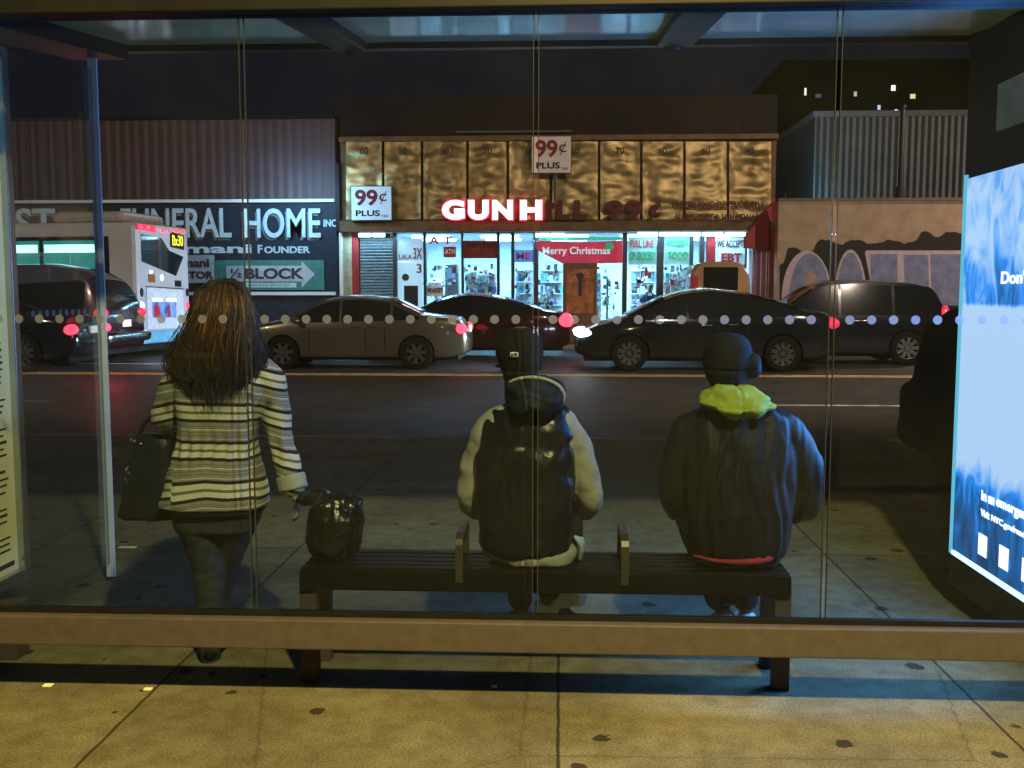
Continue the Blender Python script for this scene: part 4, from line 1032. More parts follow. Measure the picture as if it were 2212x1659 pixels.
sedan = [(-2.35, .62), (-2.30, .93), (-2.15, 1.02), (-1.60, 1.06), (-1.45, 1.08), (-.80, 1.38), (-.30, 1.44), (.25, 1.42), (.55, 1.35), (1.20, 1.01), (1.35, .98), (1.95, .86), (2.25, .74), (2.35, .52)]
sbelt = [(-2.35, .75), (-2.2, .93), (-1.5, .97), (1.2, .90), (2.0, .80), (2.35, .50)]
coupe = [(-2.35, .60), (-2.30, .92), (-2.2, 1.04), (-1.75, 1.09), (-1.2, 1.26), (-.6, 1.41), (-.05, 1.46), (.45, 1.40), (.8, 1.28), (1.40, .98), (1.5, .95), (2.0, .82), (2.28, .68), (2.35, .5)]
suv = [(-2.30, .60), (-2.27, 1.05), (-2.18, 1.20), (-1.95, 1.62), (-1.5, 1.72), (-.3, 1.78), (.35, 1.72), (.6, 1.62), (1.15, 1.20), (1.3, 1.12), (2.0, 1.02), (2.25, .88), (2.32, .6)]
suvbelt = [(-2.3, 1.0), (-2.1, 1.06), (1.1, 1.02), (2.1, .92), (2.32, .6)]
round_suv = [(-2.30, .62), (-2.29, 1.0), (-2.2, 1.30), (-1.95, 1.62), (-1.5, 1.84), (-.9, 1.93), (.2, 1.92), (.55, 1.82), (1.1, 1.30), (1.3, 1.18), (2.0, 1.06), (2.25, .9), (2.32, .6)]
def carx(u_rearwheel, Y, wx, scale): # facing left: rear wheel seen at this column -> car centre x
    return P(u_rearwheel, 750, Y).x + wx * scale
gold = paint('gold_silver_paint', (.10, .088, .062), .55, .3); blk = paint('black_paint_car', (.010, .012, .016), .2, .15); mar = paint('dark_maroon_paint', (.028, .006, .009), .3, .2); nav = paint('dark_navy_paint', (.010, .012, .024), .3, .2)
Wc = 1.78
def near(Y, sc): return Y + Wc / 2 * sc
s1 = 1.05
c1 = make_car('car', 'gold silver sedan with lit tail lamp stopped just right of the woman', 'car', sedan, sbelt, 4.7, Wc, (-1.36, 1.32), .325, gold, M['rimdark'], 7,
         ((-1.42, -.90), (-.84, .12), (.18, 1.12)), (carx(900, 20.6, -(-1.36) * -1, s1), near(20.5, s1), RZ), math.pi, s1, head=M['headlamp'], tail=M['tailbright'], tail_z=.80, screens=((.52, 1.22), (-1.42, -.82)))
s2 = 1.06
make_car('car', 'dark red sedan half hidden behind the gold silver sedan', 'car', coupe, sbelt, 4.7, Wc, (-1.36, 1.32), .32, mar, M['rim'], 7,
         ((-1.6, -.9), (-.84, .25), (.31, 1.2)), (P(1232, 700, 24.3).x - 2.35 * s2, near(24.0, s2), RZ), math.pi, s2, head=M['headlamp'], tail=M['tailbright'], tail_z=.86, tail_s=(.20, .26, .16), screens=((.75, 1.4), (-1.72, -.8)))
s3 = 1.13
make_car('car', 'black coupe shaped sedan with headlamp on, in front of the capped man', 'car', coupe, sbelt, 4.7, Wc, (-1.34, 1.38), .325, blk, M['rimdark'], 10,
         ((-1.5, -.75), (-.69, .32), (.38, 1.28)), (carx(1690, 20.3, -1.34, s3), near(20.2, s3), RZ), math.pi, s3, head=M['headon'], tail=M['tail'], tail_z=.86, screens=((.75, 1.4), (-1.72, -.8)))
s4 = 1.04
make_car('car', 'dark navy sport utility car with bright alloy wheels at right before the graffiti wall', 'car', suv, suvbelt, 4.62, 1.85, (-1.38, 1.35), .36, nav, M['rim'], 9,
         ((-2.0, -1.1), (-1.04, .02), (.08, 1.05)), (carx(1954, 22.5, -1.38, s4), near(22.3, s4), RZ), math.pi, s4, head=M['headlamp'], tail=M['tail'], tail_z=1.05, tail_s=(.10, .10, .22), screens=((.6, 1.2), (-2.2, -1.9)), tumble=.22)
s5 = 1.06
make_car('car', 'black car cut by the left frame edge with a large spoked wheel', 'car', coupe, sbelt, 4.7, Wc, (-1.36, 1.36), .37, blk, M['rimdark'], 10,
         ((-1.6, -.9), (-.84, .25), (.31, 1.2)), (carx(56, 19.5, -1.36, s5), near(19.3, s5), RZ), math.pi, s5, head=M['headlamp'], tail=M['tailbright'], tail_z=.80, screens=((.75, 1.4), (-1.72, -.8)))
s6 = 1.14
make_car('car', 'dark maroon round backed sport utility car with chrome rear bumper beside the bus', 'car', round_suv, suvbelt, 4.62, 1.86, (-1.36, 1.36), .36, mar, M['rimdark'], 6,
         ((-1.9, -1.1), (-1.04, .02), (.08, 1.0)), (carx(156, 21.9, -1.36, s6), near(21.6, s6), RZ), math.pi - R(6), s6, head=M['headlamp'], tail=M['tail'], tail_z=1.0, screens=((.6, 1.2), (-2.26, -1.95)), bumper=M['chrome'], tumble=.24)
for (cx_, y0_, sc_, pw_) in ((P(1212, 700, 20.6).x, 20.2, s3, 420), (carx(900, 20.6, -1.36, s1) - 2.35 * s1, 20.5, s1, 420)):
    for dy in (.35, 1.5): lamp('headlamp_beam', 'SPOT', (cx_ - .12, y0_ + dy, .62), pw_, (.86, .93, 1), .07, (cx_ - 6, y0_ + dy + .5, .45), spot=75)
# red trim lit along the rear pillar comes from the brake lamp strip in the rear window of the two sedans
# parked van seen from behind at the far kerb
def vanbuild():
    Y = 26.2; v = empty('van', 'small tan and red van parked at the far kerb with dark rear window', 'van', (P(1555, 600, Y).x, Y, 0), 0)
    a, b = P(1492, 600, Y).x, P(1622, 600, Y).x; zt = P(1555, 565, Y).z; c = (a + b) / 2; hw = (b - a) / 2
    rings = []
    for y, k, dz in ((0, .96, -.05), (.05, 1, 0), (1.5, 1, .02), (3.2, 1, 0), (3.6, .98, -.5), (4.6, .95, -1.0), (4.7, .9, -1.2)):
        r = []
        for t in range(28):
            an = 2 * math.pi * t / 28; ca, sa = math.cos(an), math.sin(an); H = (zt + dz - .25) / 2; zc = .25 + H
            taper = 1 - .16 * max(0, sa)
            r.append(Vector((c + hw * k * taper * math.copysign(abs(ca) ** .35, ca), Y + y, zc + H * math.copysign(abs(sa) ** .4, sa))))
        rings.append(r)
    bm = B(); ringtube(bm, rings); obj('body', bm, paint('tan_van_paint', (.36, .22, .12), .1, .3), v, smooth=True)
    bm = B(); box(bm, (c - hw * .58, Y - .03, 1.55), (c + hw * .58, Y + .04, zt - .14)); obj('rear_window', bm, M['carglass'], v, bevel=.05)
    bm = B(); box(bm, (c - hw * .98, Y - .02, 1.0), (c - hw * .74, Y + .06, zt - .35)); obj('red_side_panel', bm, M['redvinyl'], v, bevel=.04)
    bm = B(); box(bm, (a + .05, Y - .08, .35), (b - .05, Y + .05, .6)); obj('rear_bumper', bm, M['dark'], v, bevel=.03)
    for s in (-1, 1):
        for y in (.8, 3.7):
            bm = B(); cyl(bm, (c + s * (hw - .22), Y + y, .34 + RZ), (c + s * (hw - .02), Y + y, .34 + RZ), .34, 20); obj('wheel', bm, M['tyre'], v)
        bm = B(); box(bm, (c + s * hw * .86 - .06, Y - .05, .9), (c + s * hw * .86 + .06, Y + .0, 1.3)); obj('taillight', bm, M['tail'], v, bevel=.02)
vanbuild()
# kiosk
kx0, kx1 = P(1216, 600, 28.9).x, P(1290, 600, 28.9).x; kz = P(1250, 568, 28.9).z
ks = empty('phone_kiosk', 'brown boxy phone kiosk with orange poster before the store doorway', 'kiosk', ((kx0 + kx1) / 2, 28.9, 0))
bm = B(); box(bm, (kx0, 28.9, .01), (kx1, 29.5, kz)); obj('cabinet', bm, mat('brown_cabinet', (.16, .09, .06), .5), ks, bevel=.03)
bm = B(); box(bm, (kx0 + .10, 28.87, .9), (kx1 - .10, 28.9, kz - .18)); po = obj('poster_frame', bm, mat('orange_poster', (.30, .11, .05), .4, var=.6, scale=4, emit=(1, .3, .1), es=.05), ks)
ptext('poster_lettering', 'CALL', 1228, 587, 1278, 600, 28.87, mat('faded_print2', (.45, .2, .1), .5), po, .03)
bm = B(); a = P(1253, 618, 28.86); box(bm, (a.x - .05, 28.855, a.z - .28), (a.x + .05, 28.868, a.z + .25)); ell(bm, (a.x, 28.86, a.z + .3), (.13, .02, .1)); obj('poster_emblem', bm, M['ink'], po)

# ================================================================== bus
BY = 24.5; bxr = P(296, 600, BY).x
bus = empty('city_bus', 'white city bus seen from rear corner with lit green windows and amber route number', 'bus', (bxr, BY, RZ), 0)
Lb, Wb, Hb = 12.0, 2.55, P(296, 478, BY).z - RZ
busw = mat('bus_white_paint', (.42, .42, .41), .35, var=.06, scale=2); 
def bl_(name, a, b, m, par=bus, bev=0):   # local: x forward to the left (negative), y across
    bm = B(); box(bm, a, b); return obj(name, bm, m, par, local=True, bevel=bev)
body = bl_('body', (-Lb, 0, .32), (0, Wb, Hb), busw, bev=.12)
bl_('skirt', (-Lb + .3, .04, .12), (-.1, Wb - .04, .36), M['dark'])
bl_('rear_bumper', (-.2, .03, .30), (.10, Wb - .03, .62), mat('blue_bumper', (.16, .42, .55), .4), bev=.05)
rp = bl_('roof_unit', (-2.6, .3, Hb), (-.5, Wb - .3, Hb + .30), mat('roof_unit_grey', (.35, .33, .30), .5), bev=.15)
# side windows, two lit, within dark band
band = bl_('window_band', (-Lb + .4, -.012, 1.50), (-.75, .0, 3.0), M['black'], bev=0)
lit = mat('lit_bus_interior', (.05, .2, .18), .3, emit=(.02, .50, .36), es=.55, var=.5, scale=2); 
for k in range(7):
    x1 = -1.1 - k * 1.62; w = bl_('side_window', (x1 - 1.5, -.022, 1.80), (x1, -.012, 2.90), lit)
    bl_('ceiling_strip', (x1 - 1.46, -.03, 2.60), (x1 - .04, -.022, 2.80), glow('bus_tube', (.5, 1, .95), 3.5), w)
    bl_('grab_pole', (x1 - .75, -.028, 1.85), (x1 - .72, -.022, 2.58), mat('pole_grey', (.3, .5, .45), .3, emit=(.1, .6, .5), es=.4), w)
# rear face
def rf(name, pts, x, m, par=bus, t=.02):
    bm = B(); v = [bm.verts.new((x, y, z)) for y, z in pts]; w_ = [bm.verts.new((x + t, y, z)) for y, z in pts]; n = len(pts)
    bm.faces.new(v[::-1]); bm.faces.new(w_)
    for q in range(n): bm.faces.new((v[q], v[(q + 1) % n], w_[(q + 1) % n], w_[q]))
    return obj(name, bm, m, par, local=True)
H = Hb
rf('rear_window', [(.22, H - .98), (.22, H - .30), (1.15, H - .36), (1.50, H - .66), (2.20, H - .80), (1.80, H - 1.32)], .0, M['carglass'])
ds = rf('destination_sign', [(1.58, H - .56), (1.58, H - .16), (2.25, H - .22), (2.25, H - .62)], .002, M['black'])
me = text_mesh('Bx30', .28, .52, .0, .01); me.transform(Matrix.Translation((.030, 1.65, H - .52)) @ Matrix.Rotation(R(90), 4, 'Z'))
obj('route_number', me, glow('amber_led', (1, .85, .02), 2.2), ds, local=True)
for i in range(7):
    y = .2 + i * .34; 
    bm = B(); ell(bm, (.01, y, H - .12 - (.03 if 1 < i < 5 else 0)), (.05, .07, .05)); obj('marker_lamp', bm, M['tailbright'], bus, local=True, smooth=True)
rf('red_cap', [(.05, H - .20), (.05, H - .05), (.9, H - .07), (.9, H - .22)], .003, M['tail'])
for z, m in ((1.60, M['dark']), (1.25, M['revlamp']), (.92, M['dark'])):
    for y in (.18, Wb - .18):
        bm = B(); ell(bm, (.005, y, z), (.02, .075, .115)); obj('rear_lamp', bm, m if y < 1 else (M['tailbright'] if z == 1.25 else m), bus, local=True, smooth=True)
rf('engine_door', [(.40, .66), (.40, 1.72), (2.15, 1.66), (2.15, .66)], .003, mat('bus_white_door', (.60, .62, .64), .35), t=.01)
rf('panel_gap', [(.36, 1.74), (.36, 1.76), (2.2, 1.70), (2.2, 1.68)], .003, M['seam'])
rf('advert_poster', [(.62, .95), (.62, 1.36), (1.75, 1.34), (1.75, .93)], .014, mat('bus_poster', (.15, .25, .55), .4, var=.9, scale=3, emit=(.25, .35, 1), es=.18), t=.01)
rf('poster_figure', [(.66, .96), (.68, 1.2), (.78, 1.33), (.92, 1.2), (.98, .96)], .027, M['redvinyl'], t=.006)
rf('poster_figure', [(1.30, .95), (1.34, 1.28), (1.42, 1.28), (1.46, .95)], .027, M['redvinyl'], t=.006)
for y in (.66, 1.34): rf('license_lamp', [(y, 1.38), (y, 1.44), (y + .42, 1.43), (y + .42, 1.37)], .014, M['revlamp'], t=.01)
rf('amber_reflector', [(.50, 1.86), (.50, 2.06), (.78, 2.05), (.78, 1.85)], .003, mat('amber_plastic', (.28, .10, .02), .4))
rf('vent_grille', [(1.75, 1.76), (1.75, 1.92), (2.05, 1.91), (2.05, 1.75)], .003, M['dark'])
for y in (.62, 1.12): 
    bm = B(); ell(bm, (.015, y + .0, 2.12 if y < 1 else 1.98), (.02, .035, .035 if y < 1 else .08)); obj('small_lamp', bm, M['revlamp'], bus, local=True)
for x in (-2.9, -9.2):
    for y in (.12, Wb - .12):
        bm = B(); cyl(bm, (x, y - .14, .48), (x, y + .14, .48), .48, 28); obj('wheel', bm, M['tyre'], bus, local=True)
bus.rotation_euler = (0, 0, R(-9))
hx = P(1232, 700, 24.3).x - 4.7 * s2
for dy in (.5, 1.5):
    lamp('headlamp_beam', 'SPOT', (hx - .1, 24.0 + dy, .60), 900, (.66, .82, 1), .08, (bxr, BY + 1.0, 1.3), spot=50)
lamp('brake_glow', 'POINT', (P(235, 700, 18.6).x, 18.5, .75), 34, (1, .05, .08), .1)
#==SPLIT==
# ================================================================== people
M['skin'] = mat('skin', (.42, .24, .16), .5, var=.08)
M['skin_dark'] = mat('skin_deep', (.16, .09, .06), .5, var=.08)
M['jeans'] = mat('dark_denim', (.040, .050, .062), .8, var=.3, scale=30, bump=.2, bscale=200)
M['navycloth'] = mat('black_cloth', (.014, .015, .020), .8, var=.2, bump=.2)
M['knit'] = mat_stripes()
def U(u, v, Y, r): p = P(u, v, Y); return (p.x, p.y, p.z, r)
def U2(u, v, Y, ra, rb): p = P(u, v, Y); return (p.x, p.y, p.z, ra, rb)
def hand(bm, wrist, d, up, side, curl=.4, s=1.0):
    """palm, four bent fingers of unequal length, thumb leaving the side of the palm"""
    w = Vector(wrist); d = Vector(d).normalized(); n = Vector(up).normalized(); lat = d.cross(n).normalized(); n = lat.cross(d).normalized()
    def pt(a, b, c): q = w + d * a * s + lat * b * s + n * c * s; return (q.x, q.y, q.z)
    tube(bm, [(*pt(-.02, 0, 0), .024 * s, .018 * s), (*pt(.02, 0, 0), .034 * s, .016 * s), (*pt(.085, 0, 0), .040 * s, .014 * s)], n=12, ref=n)
    for i, (off, ln) in enumerate(((-.030, .070), (-.010, .078), (.011, .072), (.030, .058))):
        a1 = curl * .9; p0 = Vector(pt(.078, off, 0)); dd = d; pts = [(*(p0 - d * .02), .0095 * s)]
        for k, f in enumerate((.45, .32, .25)):
            a = curl * (k + .6); v = d * math.cos(a) - n * math.sin(a); pts.append((*p0, .0092 * s)); p0 = p0 + v * ln * f * s
        pts.append((*p0, .0078 * s)); tube(bm, pts, n=8, ref=lat, sm=3)
    sgn = side
    tube(bm, [(*pt(.015, sgn * .022, 0), .013 * s), (*pt(.045, sgn * .048, -.008), .0115 * s), (*pt(.072, sgn * .055, -.02), .0105 * s), (*pt(.092, sgn * .052, -.032), .0085 * s)], n=8, ref=n, sm=3)
def head(bm, c, fwd, s=1.0):
    c = Vector(c); f = Vector(fwd).normalized(); up = Vector((0, 0, 1)); lt = up.cross(f).normalized(); up = f.cross(lt)
    rot = Matrix((lt, f, up)).transposed()
    q = lambda a, b, z: c + rot @ Vector((a, b, z)) * s
    ell(bm, q(0, -.01, .015), (.076 * s, .094 * s, .105 * s), rot=rot); ell(bm, q(0, .025, -.055), (.058 * s, .065 * s, .065 * s), rot=rot)
    tube(bm, [(*q(0, .088, .02), .010 * s), (*q(0, .108, -.012), .015 * s), (*q(0, .098, -.022), .014 * s)], n=8)          # nose
    tube(bm, [(*q(-.024, .088, -.052), .008 * s), (*q(0, .096, -.052), .010 * s), (*q(.024, .088, -.052), .008 * s)], n=8, ref=Vector((0, 0, 1)))   # mouth
    for k in (-1, 1):
        ell(bm, q(k * .079, -.002, .0), (.010 * s, .020 * s, .032 * s), rot=rot); ell(bm, q(k * .032, .078, .018), (.015 * s, .014 * s, .011 * s), rot=rot)
def shoe(bm, heel, toe, w=.045, h=.075):
    a, b = Vector(heel), Vector(toe); d = b - a
    pts = []
    for f, ww, hh in ((0, .75, .9), (.15, .9, 1.0), (.4, .88, .95), (.65, 1.05, .68), (.9, .95, .48), (1.0, .7, .4)):
        p = a + d * f; pts.append((p.x, p.y, p.z + h * hh * .5, w * ww, h * hh * .5))
    tube(bm, pts, n=14, ref=Vector((0, 0, 1)), sm=3)
def person(lab, loc):
    return empty('person', lab, 'person', loc)

# ---------------------------------------------------------------- woman
WY = 3.93
wo = person('woman with long brown hair in a striped cream and black jacket, standing at left', (P(470, 1430, WY).x, WY, 0))
bm = B()
hc = P(485, 668, WY); head(bm, hc, (-.15, 1, -.05), 1.0)
tube(bm, [U(485, 700, WY - .01, .055), U(485, 760, WY, .052), U(483, 800, WY, .06)], n=12)
tube(bm, [U2(480, 790, WY, .16, .08), U2(475, 870, WY, .145, .10), U2(475, 960, WY, .125, .09), U2(465, 1060, WY, .13, .09), U2(462, 1100, WY, .12, .08)], n=20)
# right arm
rs, re, rw = U(572, 822, WY, .036), U(606, 940, WY + .01, .033), U(634, 1058, WY - .015, .025)
tube(bm, [rs, re, U(621, 1000, WY, .028), rw], n=12)
hand(bm, Vector(rw[:3]), (.28, .02, -1), (1, .1, .2), -1, .45, .88)
# left arm, bent forward
ls, le, lw = U(394, 826, WY, .036), U(360, 900, WY + .045, .033), U(370, 918, WY + .28, .025)
tube(bm, [ls, le, lw], n=12); hand(bm, Vector(lw[:3]), (.5, .6, .1), (0, 0, 1), 1, .6, .88)
# legs
tube(bm, [U(432, 1100, WY, .08), U(440, 1200, WY - .01, .055), U(450, 1280, WY - .02, .042), U(453, 1370, WY - .03, .036), U(453, 1425, WY - .02, .030)], n=14)
tube(bm, [U(508, 1115, WY, .06), U(499, 1180, WY + .05, .038), U(481, 1255, WY + .11, .030), U(472, 1320, WY + .16, .028), U(468, 1392, WY + .22, .025)], n=14)
me = fuse(bm, .0065, 2); obj('body', me, M['skin'], wo)
# jeans over the legs
bm = B()
rows(bm, [(1060, 372, 572, .12, 0), (1110, 372, 566, .125, 0), (1140, 380, 556, .12, 0)], WY, sm=3)
tube(bm, [U2(430, 1120, WY, .098, .112), U2(441, 1173, WY - .01, .078, .09), U2(450, 1220, WY - .015, .064, .072), U2(453, 1296, WY - .02, .058, .064), U2(456, 1350, WY - .03, .052, .058), U2(455, 1395, WY - .03, .047, .055), U2(454, 1418, WY - .025, .044, .052)], n=20)
tube(bm, [U2(512, 1118, WY + .01, .090, .112), U2(504, 1160, WY + .03, .072, .09), U2(492, 1210, WY + .07, .053, .07), U2(480, 1262, WY + .11, .044, .06), U2(472, 1310, WY + .15, .040, .054), U2(468, 1370, WY + .20, .038, .05), U2(468, 1392, WY + .22, .038, .048)], n=20)
def jf(co, n):
    return .004 * noise.noise(Vector((co.x * 14, co.y * 14, co.z * 34))) + .005 * noise.noise(Vector((co.x * 6, co.y * 6, co.z * 16)))
obj('jeans', fuse(bm, .008, 3, jf), M['jeans'], wo)
for (u, Y, t) in ((453, WY - .06, -.02), (468, WY + .16, .03)):
    a = P(u, 1400, Y); bm = B(); shoe(bm, (a.x, a.y, 0.004), (a.x + t, a.y + .22, 0.004), .040, .075); obj('shoe', fuse(bm, .007, 2), M['navycloth'], wo)
# jacket
bm = B()
rows(bm, [(768, 455, 520, .05, 0), (778, 430, 548, .075, 0), (792, 400, 578, .10, 0), (815, 385, 590, .115, 0), (850, 380, 588, .125, 0), (890, 382, 566, .13, 0), (930, 386, 560, .128, 0), (958, 386, 558, .118, 0), (985, 376, 562, .128, 0), (1030, 362, 572, .145, 0), (1070, 350, 581, .158, 0), (1088, 346, 584, .160, 0)], WY, n=48, sm=4)
body_me = bm
tube(body_me, [U2(562, 800, WY, .060, .070), U2(582, 822, WY, .064, .070), U2(594, 880, WY + .01, .060, .064), U2(606, 940, WY + .01, .056, .060), U2(620, 1000, WY - .0, .052, .056), U2(628, 1030, WY - .01, .053, .056), U2(633, 1048, WY - .015, .052, .055)], n=20)
tube(body_me, [U2(402, 806, WY, .056, .066), U2(380, 828, WY, .058, .066), U2(362, 875, WY + .02, .054, .062), U2(358, 905, WY + .05, .054, .060), U2(364, 912, WY + .14, .050, .052), U2(370, 918, WY + .22, .046, .048)], n=20)
shY = P(590, 800, WY); elb = P(612, 1040, WY)
def jdisp(co, n):
    z = co.z; d = .0
    ext = .006 * noise.noise(Vector((co.x * 7, co.y * 7, z * 12))) + .004 * noise.noise(Vector((co.x * 18, co.y * 18, z * 10)))
    zw = P(470, 960, WY).z
    if abs(z - zw) < .10: ext += .007 * (1 - abs(z - zw) / .10) * math.sin(co.x * 130 + 2 * noise.noise(co * 8))
    return ext
me = fuse(body_me, .007, 3, jdisp)
hemz = P(470, 1090, WY).z
# cut the hem flat-ish and open: delete the cap below the hem
z_h = P(470, 1086, WY).z; zc_ = P(633, 1052, WY).z
PER = pxm(83.5, WY)
def run(co):
    dx = co.x - P(478, 900, WY).x
    z = co.z
    if dx > .135 and z > zc_ - .05:        # right sleeve: bands tilt with the arm
        t = min(1, (dx - .135) / .03)
        return 20 + (-(z + 0) + .0 + t * (-.30 * (dx - .135))) / PER
    if dx < -.165: return 20 + (-(z) + .22 * (dx + .165)) / PER
    return 20 + (-(z + .006 * noise.noise(Vector((co.x * 7, co.y * 3, z * 2)))) - .16 * max(0, -(dx + .02)) * max(0, min(1, (P(0, 960, WY).z - z) / .2))) / PER
fattr(me, 'run', run)
jk = obj('jacket', me, M['knit'], wo)
bm = B(); tube(bm, [U2(627, 1025, WY - .01, .060, .060), U2(634, 1058, WY - .018, .060, .060)], n=20, round_ends=False, sm=1)
cm = fuse(bm, .008, 3); obj('cuff', cm, mat('cuff_knit', (.42, .42, .36), .9), jk)
bm = B(); rows(bm, [(1086, 352, 580, .155, 0), (1098, 356, 576, .15, 0), (1106, 362, 570, .14, 0)], WY, n=40, sm=2); obj('undershirt_hem', fuse(bm, .008, 3), M['navycloth'], wo)
# hair: a base volume and many wavy locks
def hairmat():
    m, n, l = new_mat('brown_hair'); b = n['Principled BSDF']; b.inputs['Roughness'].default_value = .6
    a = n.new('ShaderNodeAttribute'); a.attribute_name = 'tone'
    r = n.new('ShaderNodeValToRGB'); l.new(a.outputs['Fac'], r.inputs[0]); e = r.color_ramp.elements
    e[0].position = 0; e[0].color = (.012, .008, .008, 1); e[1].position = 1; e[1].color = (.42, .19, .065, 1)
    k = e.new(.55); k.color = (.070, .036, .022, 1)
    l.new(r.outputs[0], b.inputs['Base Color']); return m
M['hair'] = hairmat()
bm = B()
# outline rows of the hair (v, left, right)
HR = [(602, 455, 515), (612, 432, 536), (628, 415, 548), (655, 404, 557), (690, 396, 563), (730, 382, 566), (765, 370, 566), (795, 368, 560), (820, 380, 546), (840, 398, 526), (862, 425, 505)]
rows(bm, [(v, l + 12, r - 12, (.05 if v < 615 else .10 if v < 640 else .125 if v < 700 else .115 if v < 770 else .07), (-.01 if v < 740 else -.03 - (v - 740) * .0006)) for v, l, r in HR if v < 825], WY - .02, n=32, power=2.2, sm=3)
hb = fuse(bm, .008, 3, lambda c, n: .010 * noise.noise(Vector((c.x * 45, c.y * 20, c.z * 5))))
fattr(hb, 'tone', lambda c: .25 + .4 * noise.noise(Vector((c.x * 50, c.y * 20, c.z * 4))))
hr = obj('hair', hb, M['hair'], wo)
bm = B(); random.seed(21); tl = bm.verts.layers.float.new('tone')
def outl(v):
    for (a, l, r), (b, l2, r2) in zip(HR, HR[1:]):
        if v <= b: t = (v - a) / (b - a); return l + (l2 - l) * t, r + (r2 - r) * t
    return HR[-1][1], HR[-1][2]
def depth_at(v, f):
    base = interp([(603, .05), (625, .10), (660, .135), (720, .135), (780, .125), (870, .115)], v)
    return base * math.sqrt(max(1 - (f * .92) ** 2, .02))
for k in range(1500):
    f0 = random.uniform(-1, 1); v_end = 848 + random.gauss(0, 30) - 25 * abs(f0); v0 = 606 + 26 * abs(f0) ** 2 + random.uniform(0, 40) * (random.random() < .4)
    tone = min(1, max(0, .30 + random.gauss(0, .22) + .3 * noise.noise(Vector((f0 * 5, 0, 3)))))
    ph = random.uniform(0, 6.28); amp = random.uniform(4, 17); pts = []; thick = random.uniform(.0010, .0034); lay = random.uniform(.0, .034)
    drift = random.gauss(0, .22)
    n = 14
    for i in range(n):
        t = i / (n - 1); v = v0 + (v_end - v0) * t; l, r = outl(min(v, 862)); 
        f = f0 * (.75 + .25 * t) + drift * t; f = max(-1.10, min(1.08, f))
        u = (l + r) / 2 + f * (r - l) / 2 + amp * (.25 + t) * t * math.sin(ph + t * 11)
        if v > 820: u += (v - 820) * .25 * (f0 - .1)
        y = WY - .02 - depth_at(v, f) - lay * min(1, (v - 600) / 60) + .006 * math.cos(ph + t * 8)
        p = P(u, v, y); w = thick * math.sin(math.pi * min(1, max(.06, (t * .9 + .12)))) ** .5 * (1 if t < .8 else (1 - t) * 5 + .12)
        pts.append((p, w))
    prev = None
    for i, (p, w) in enumerate(pts):
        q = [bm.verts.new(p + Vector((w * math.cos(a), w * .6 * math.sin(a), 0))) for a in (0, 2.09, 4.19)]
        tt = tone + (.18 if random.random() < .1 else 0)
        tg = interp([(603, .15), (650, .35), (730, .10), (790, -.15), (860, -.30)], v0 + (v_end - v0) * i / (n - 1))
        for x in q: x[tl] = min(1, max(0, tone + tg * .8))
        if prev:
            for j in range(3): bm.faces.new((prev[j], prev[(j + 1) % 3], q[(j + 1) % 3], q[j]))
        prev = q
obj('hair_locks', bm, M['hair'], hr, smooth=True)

# handbag on her left forearm
hbY = WY + .10
hbg = empty('handbag', 'large dark navy handbag with metal studs hanging from the arm of the woman', 'handbag', tuple(P(320, 1110, hbY)))
bm = B(); rows(bm, [(935, 292, 372, .035, 0), (965, 288, 380, .055, 0), (1020, 277, 388, .075, 0), (1080, 266, 400, .09, 0), (1108, 260, 402, .09, 0), (1118, 268, 396, .07, 0)], hbY, n=32, power=3.2, sm=4)
M['leather'] = mat('navy_leather', (.012, .017, .030), .35, var=.2, bump=.3, bscale=60)
obj('bag_body', fuse(bm, .008, 3, lambda c, n: .007 * noise.noise(Vector((c.x * 9, c.y * 9, c.z * 14)))), M['leather'], hbg)
bm = B(); tube(bm, [U(300, 950, hbY, .009), U(312, 915, hbY, .009), U(345, 893, hbY - .01, .009), U(372, 905, hbY, .009), U(378, 950, hbY, .009)], n=8, sm=5); obj('bag_strap', bm, M['leather'], hbg, smooth=True)
for (u, v) in ((284, 950), (291, 953), (305, 958), (276, 1010), (279, 1022), (272, 1034), (276, 1040), (273, 1015)):
    bm = B(); c = P(u, v, hbY - .06); ell(bm, c, (.0065, .006, .0065), 8, 6); obj('stud', bm, M['chrome'], hbg, smooth=True)
# black plastic bag on the bench end
pbY = 3.81
pb = empty('plastic_bag', 'shiny black plastic carrier bag standing on the left end of the bench', 'bag', (P(720, 1210, pbY).x, pbY, .452))
zb_ = .454
bm = B(); v_ = lambda z: 632 + (1.5 - z) * 2150 / pbY
rows(bm, [(1068, 700, 722, .02, 0), (1075, 688, 750, .05, 0), (1090, 672, 776, .08, 0), (1120, 668, 786, .10, 0), (1160, 670, 783, .105, 0), (1190, 672, 776, .10, 0), (1204, 678, 768, .085, 0)], pbY, n=40, power=2.8, sm=4)
tube(bm, [U2(637, 1084, WY - .02, .012, .018), U2(652, 1086, pbY + .06, .018, .03), U2(674, 1080, pbY + .01, .030, .04), U2(700, 1078, pbY, .03, .04)], n=12)
tube(bm, [U2(735, 1064, pbY, .008, .012), U2(745, 1078, pbY, .02, .03), U2(760, 1098, pbY, .03, .03)], n=12)
def crumple(c, n):
    q = Vector((c.x * 13, c.y * 13, c.z * 11)); a = noise.noise(q); b = noise.noise(q * 2.1 + Vector((5, 1, 2)))
    return .026 * (abs(a) - .25) + .012 * noise.noise(Vector((c.x * 26, c.y * 26, c.z * 5))) + .007 * noise.noise(Vector((c.x * 55, c.y * 50, c.z * 14)))
me = fuse(bm, .007, 2, crumple)
zm = min(v.co.z for v in me.vertices)
me.transform(Matrix.Translation((0, 0, .4555 - zm)))
M['binbag'] = mat('black_polythene', (.010, .011, .013), .27, var=.1, spec=.5, bump=.25, bscale=30)
obj('bag_body', me, M['binbag'], pb)

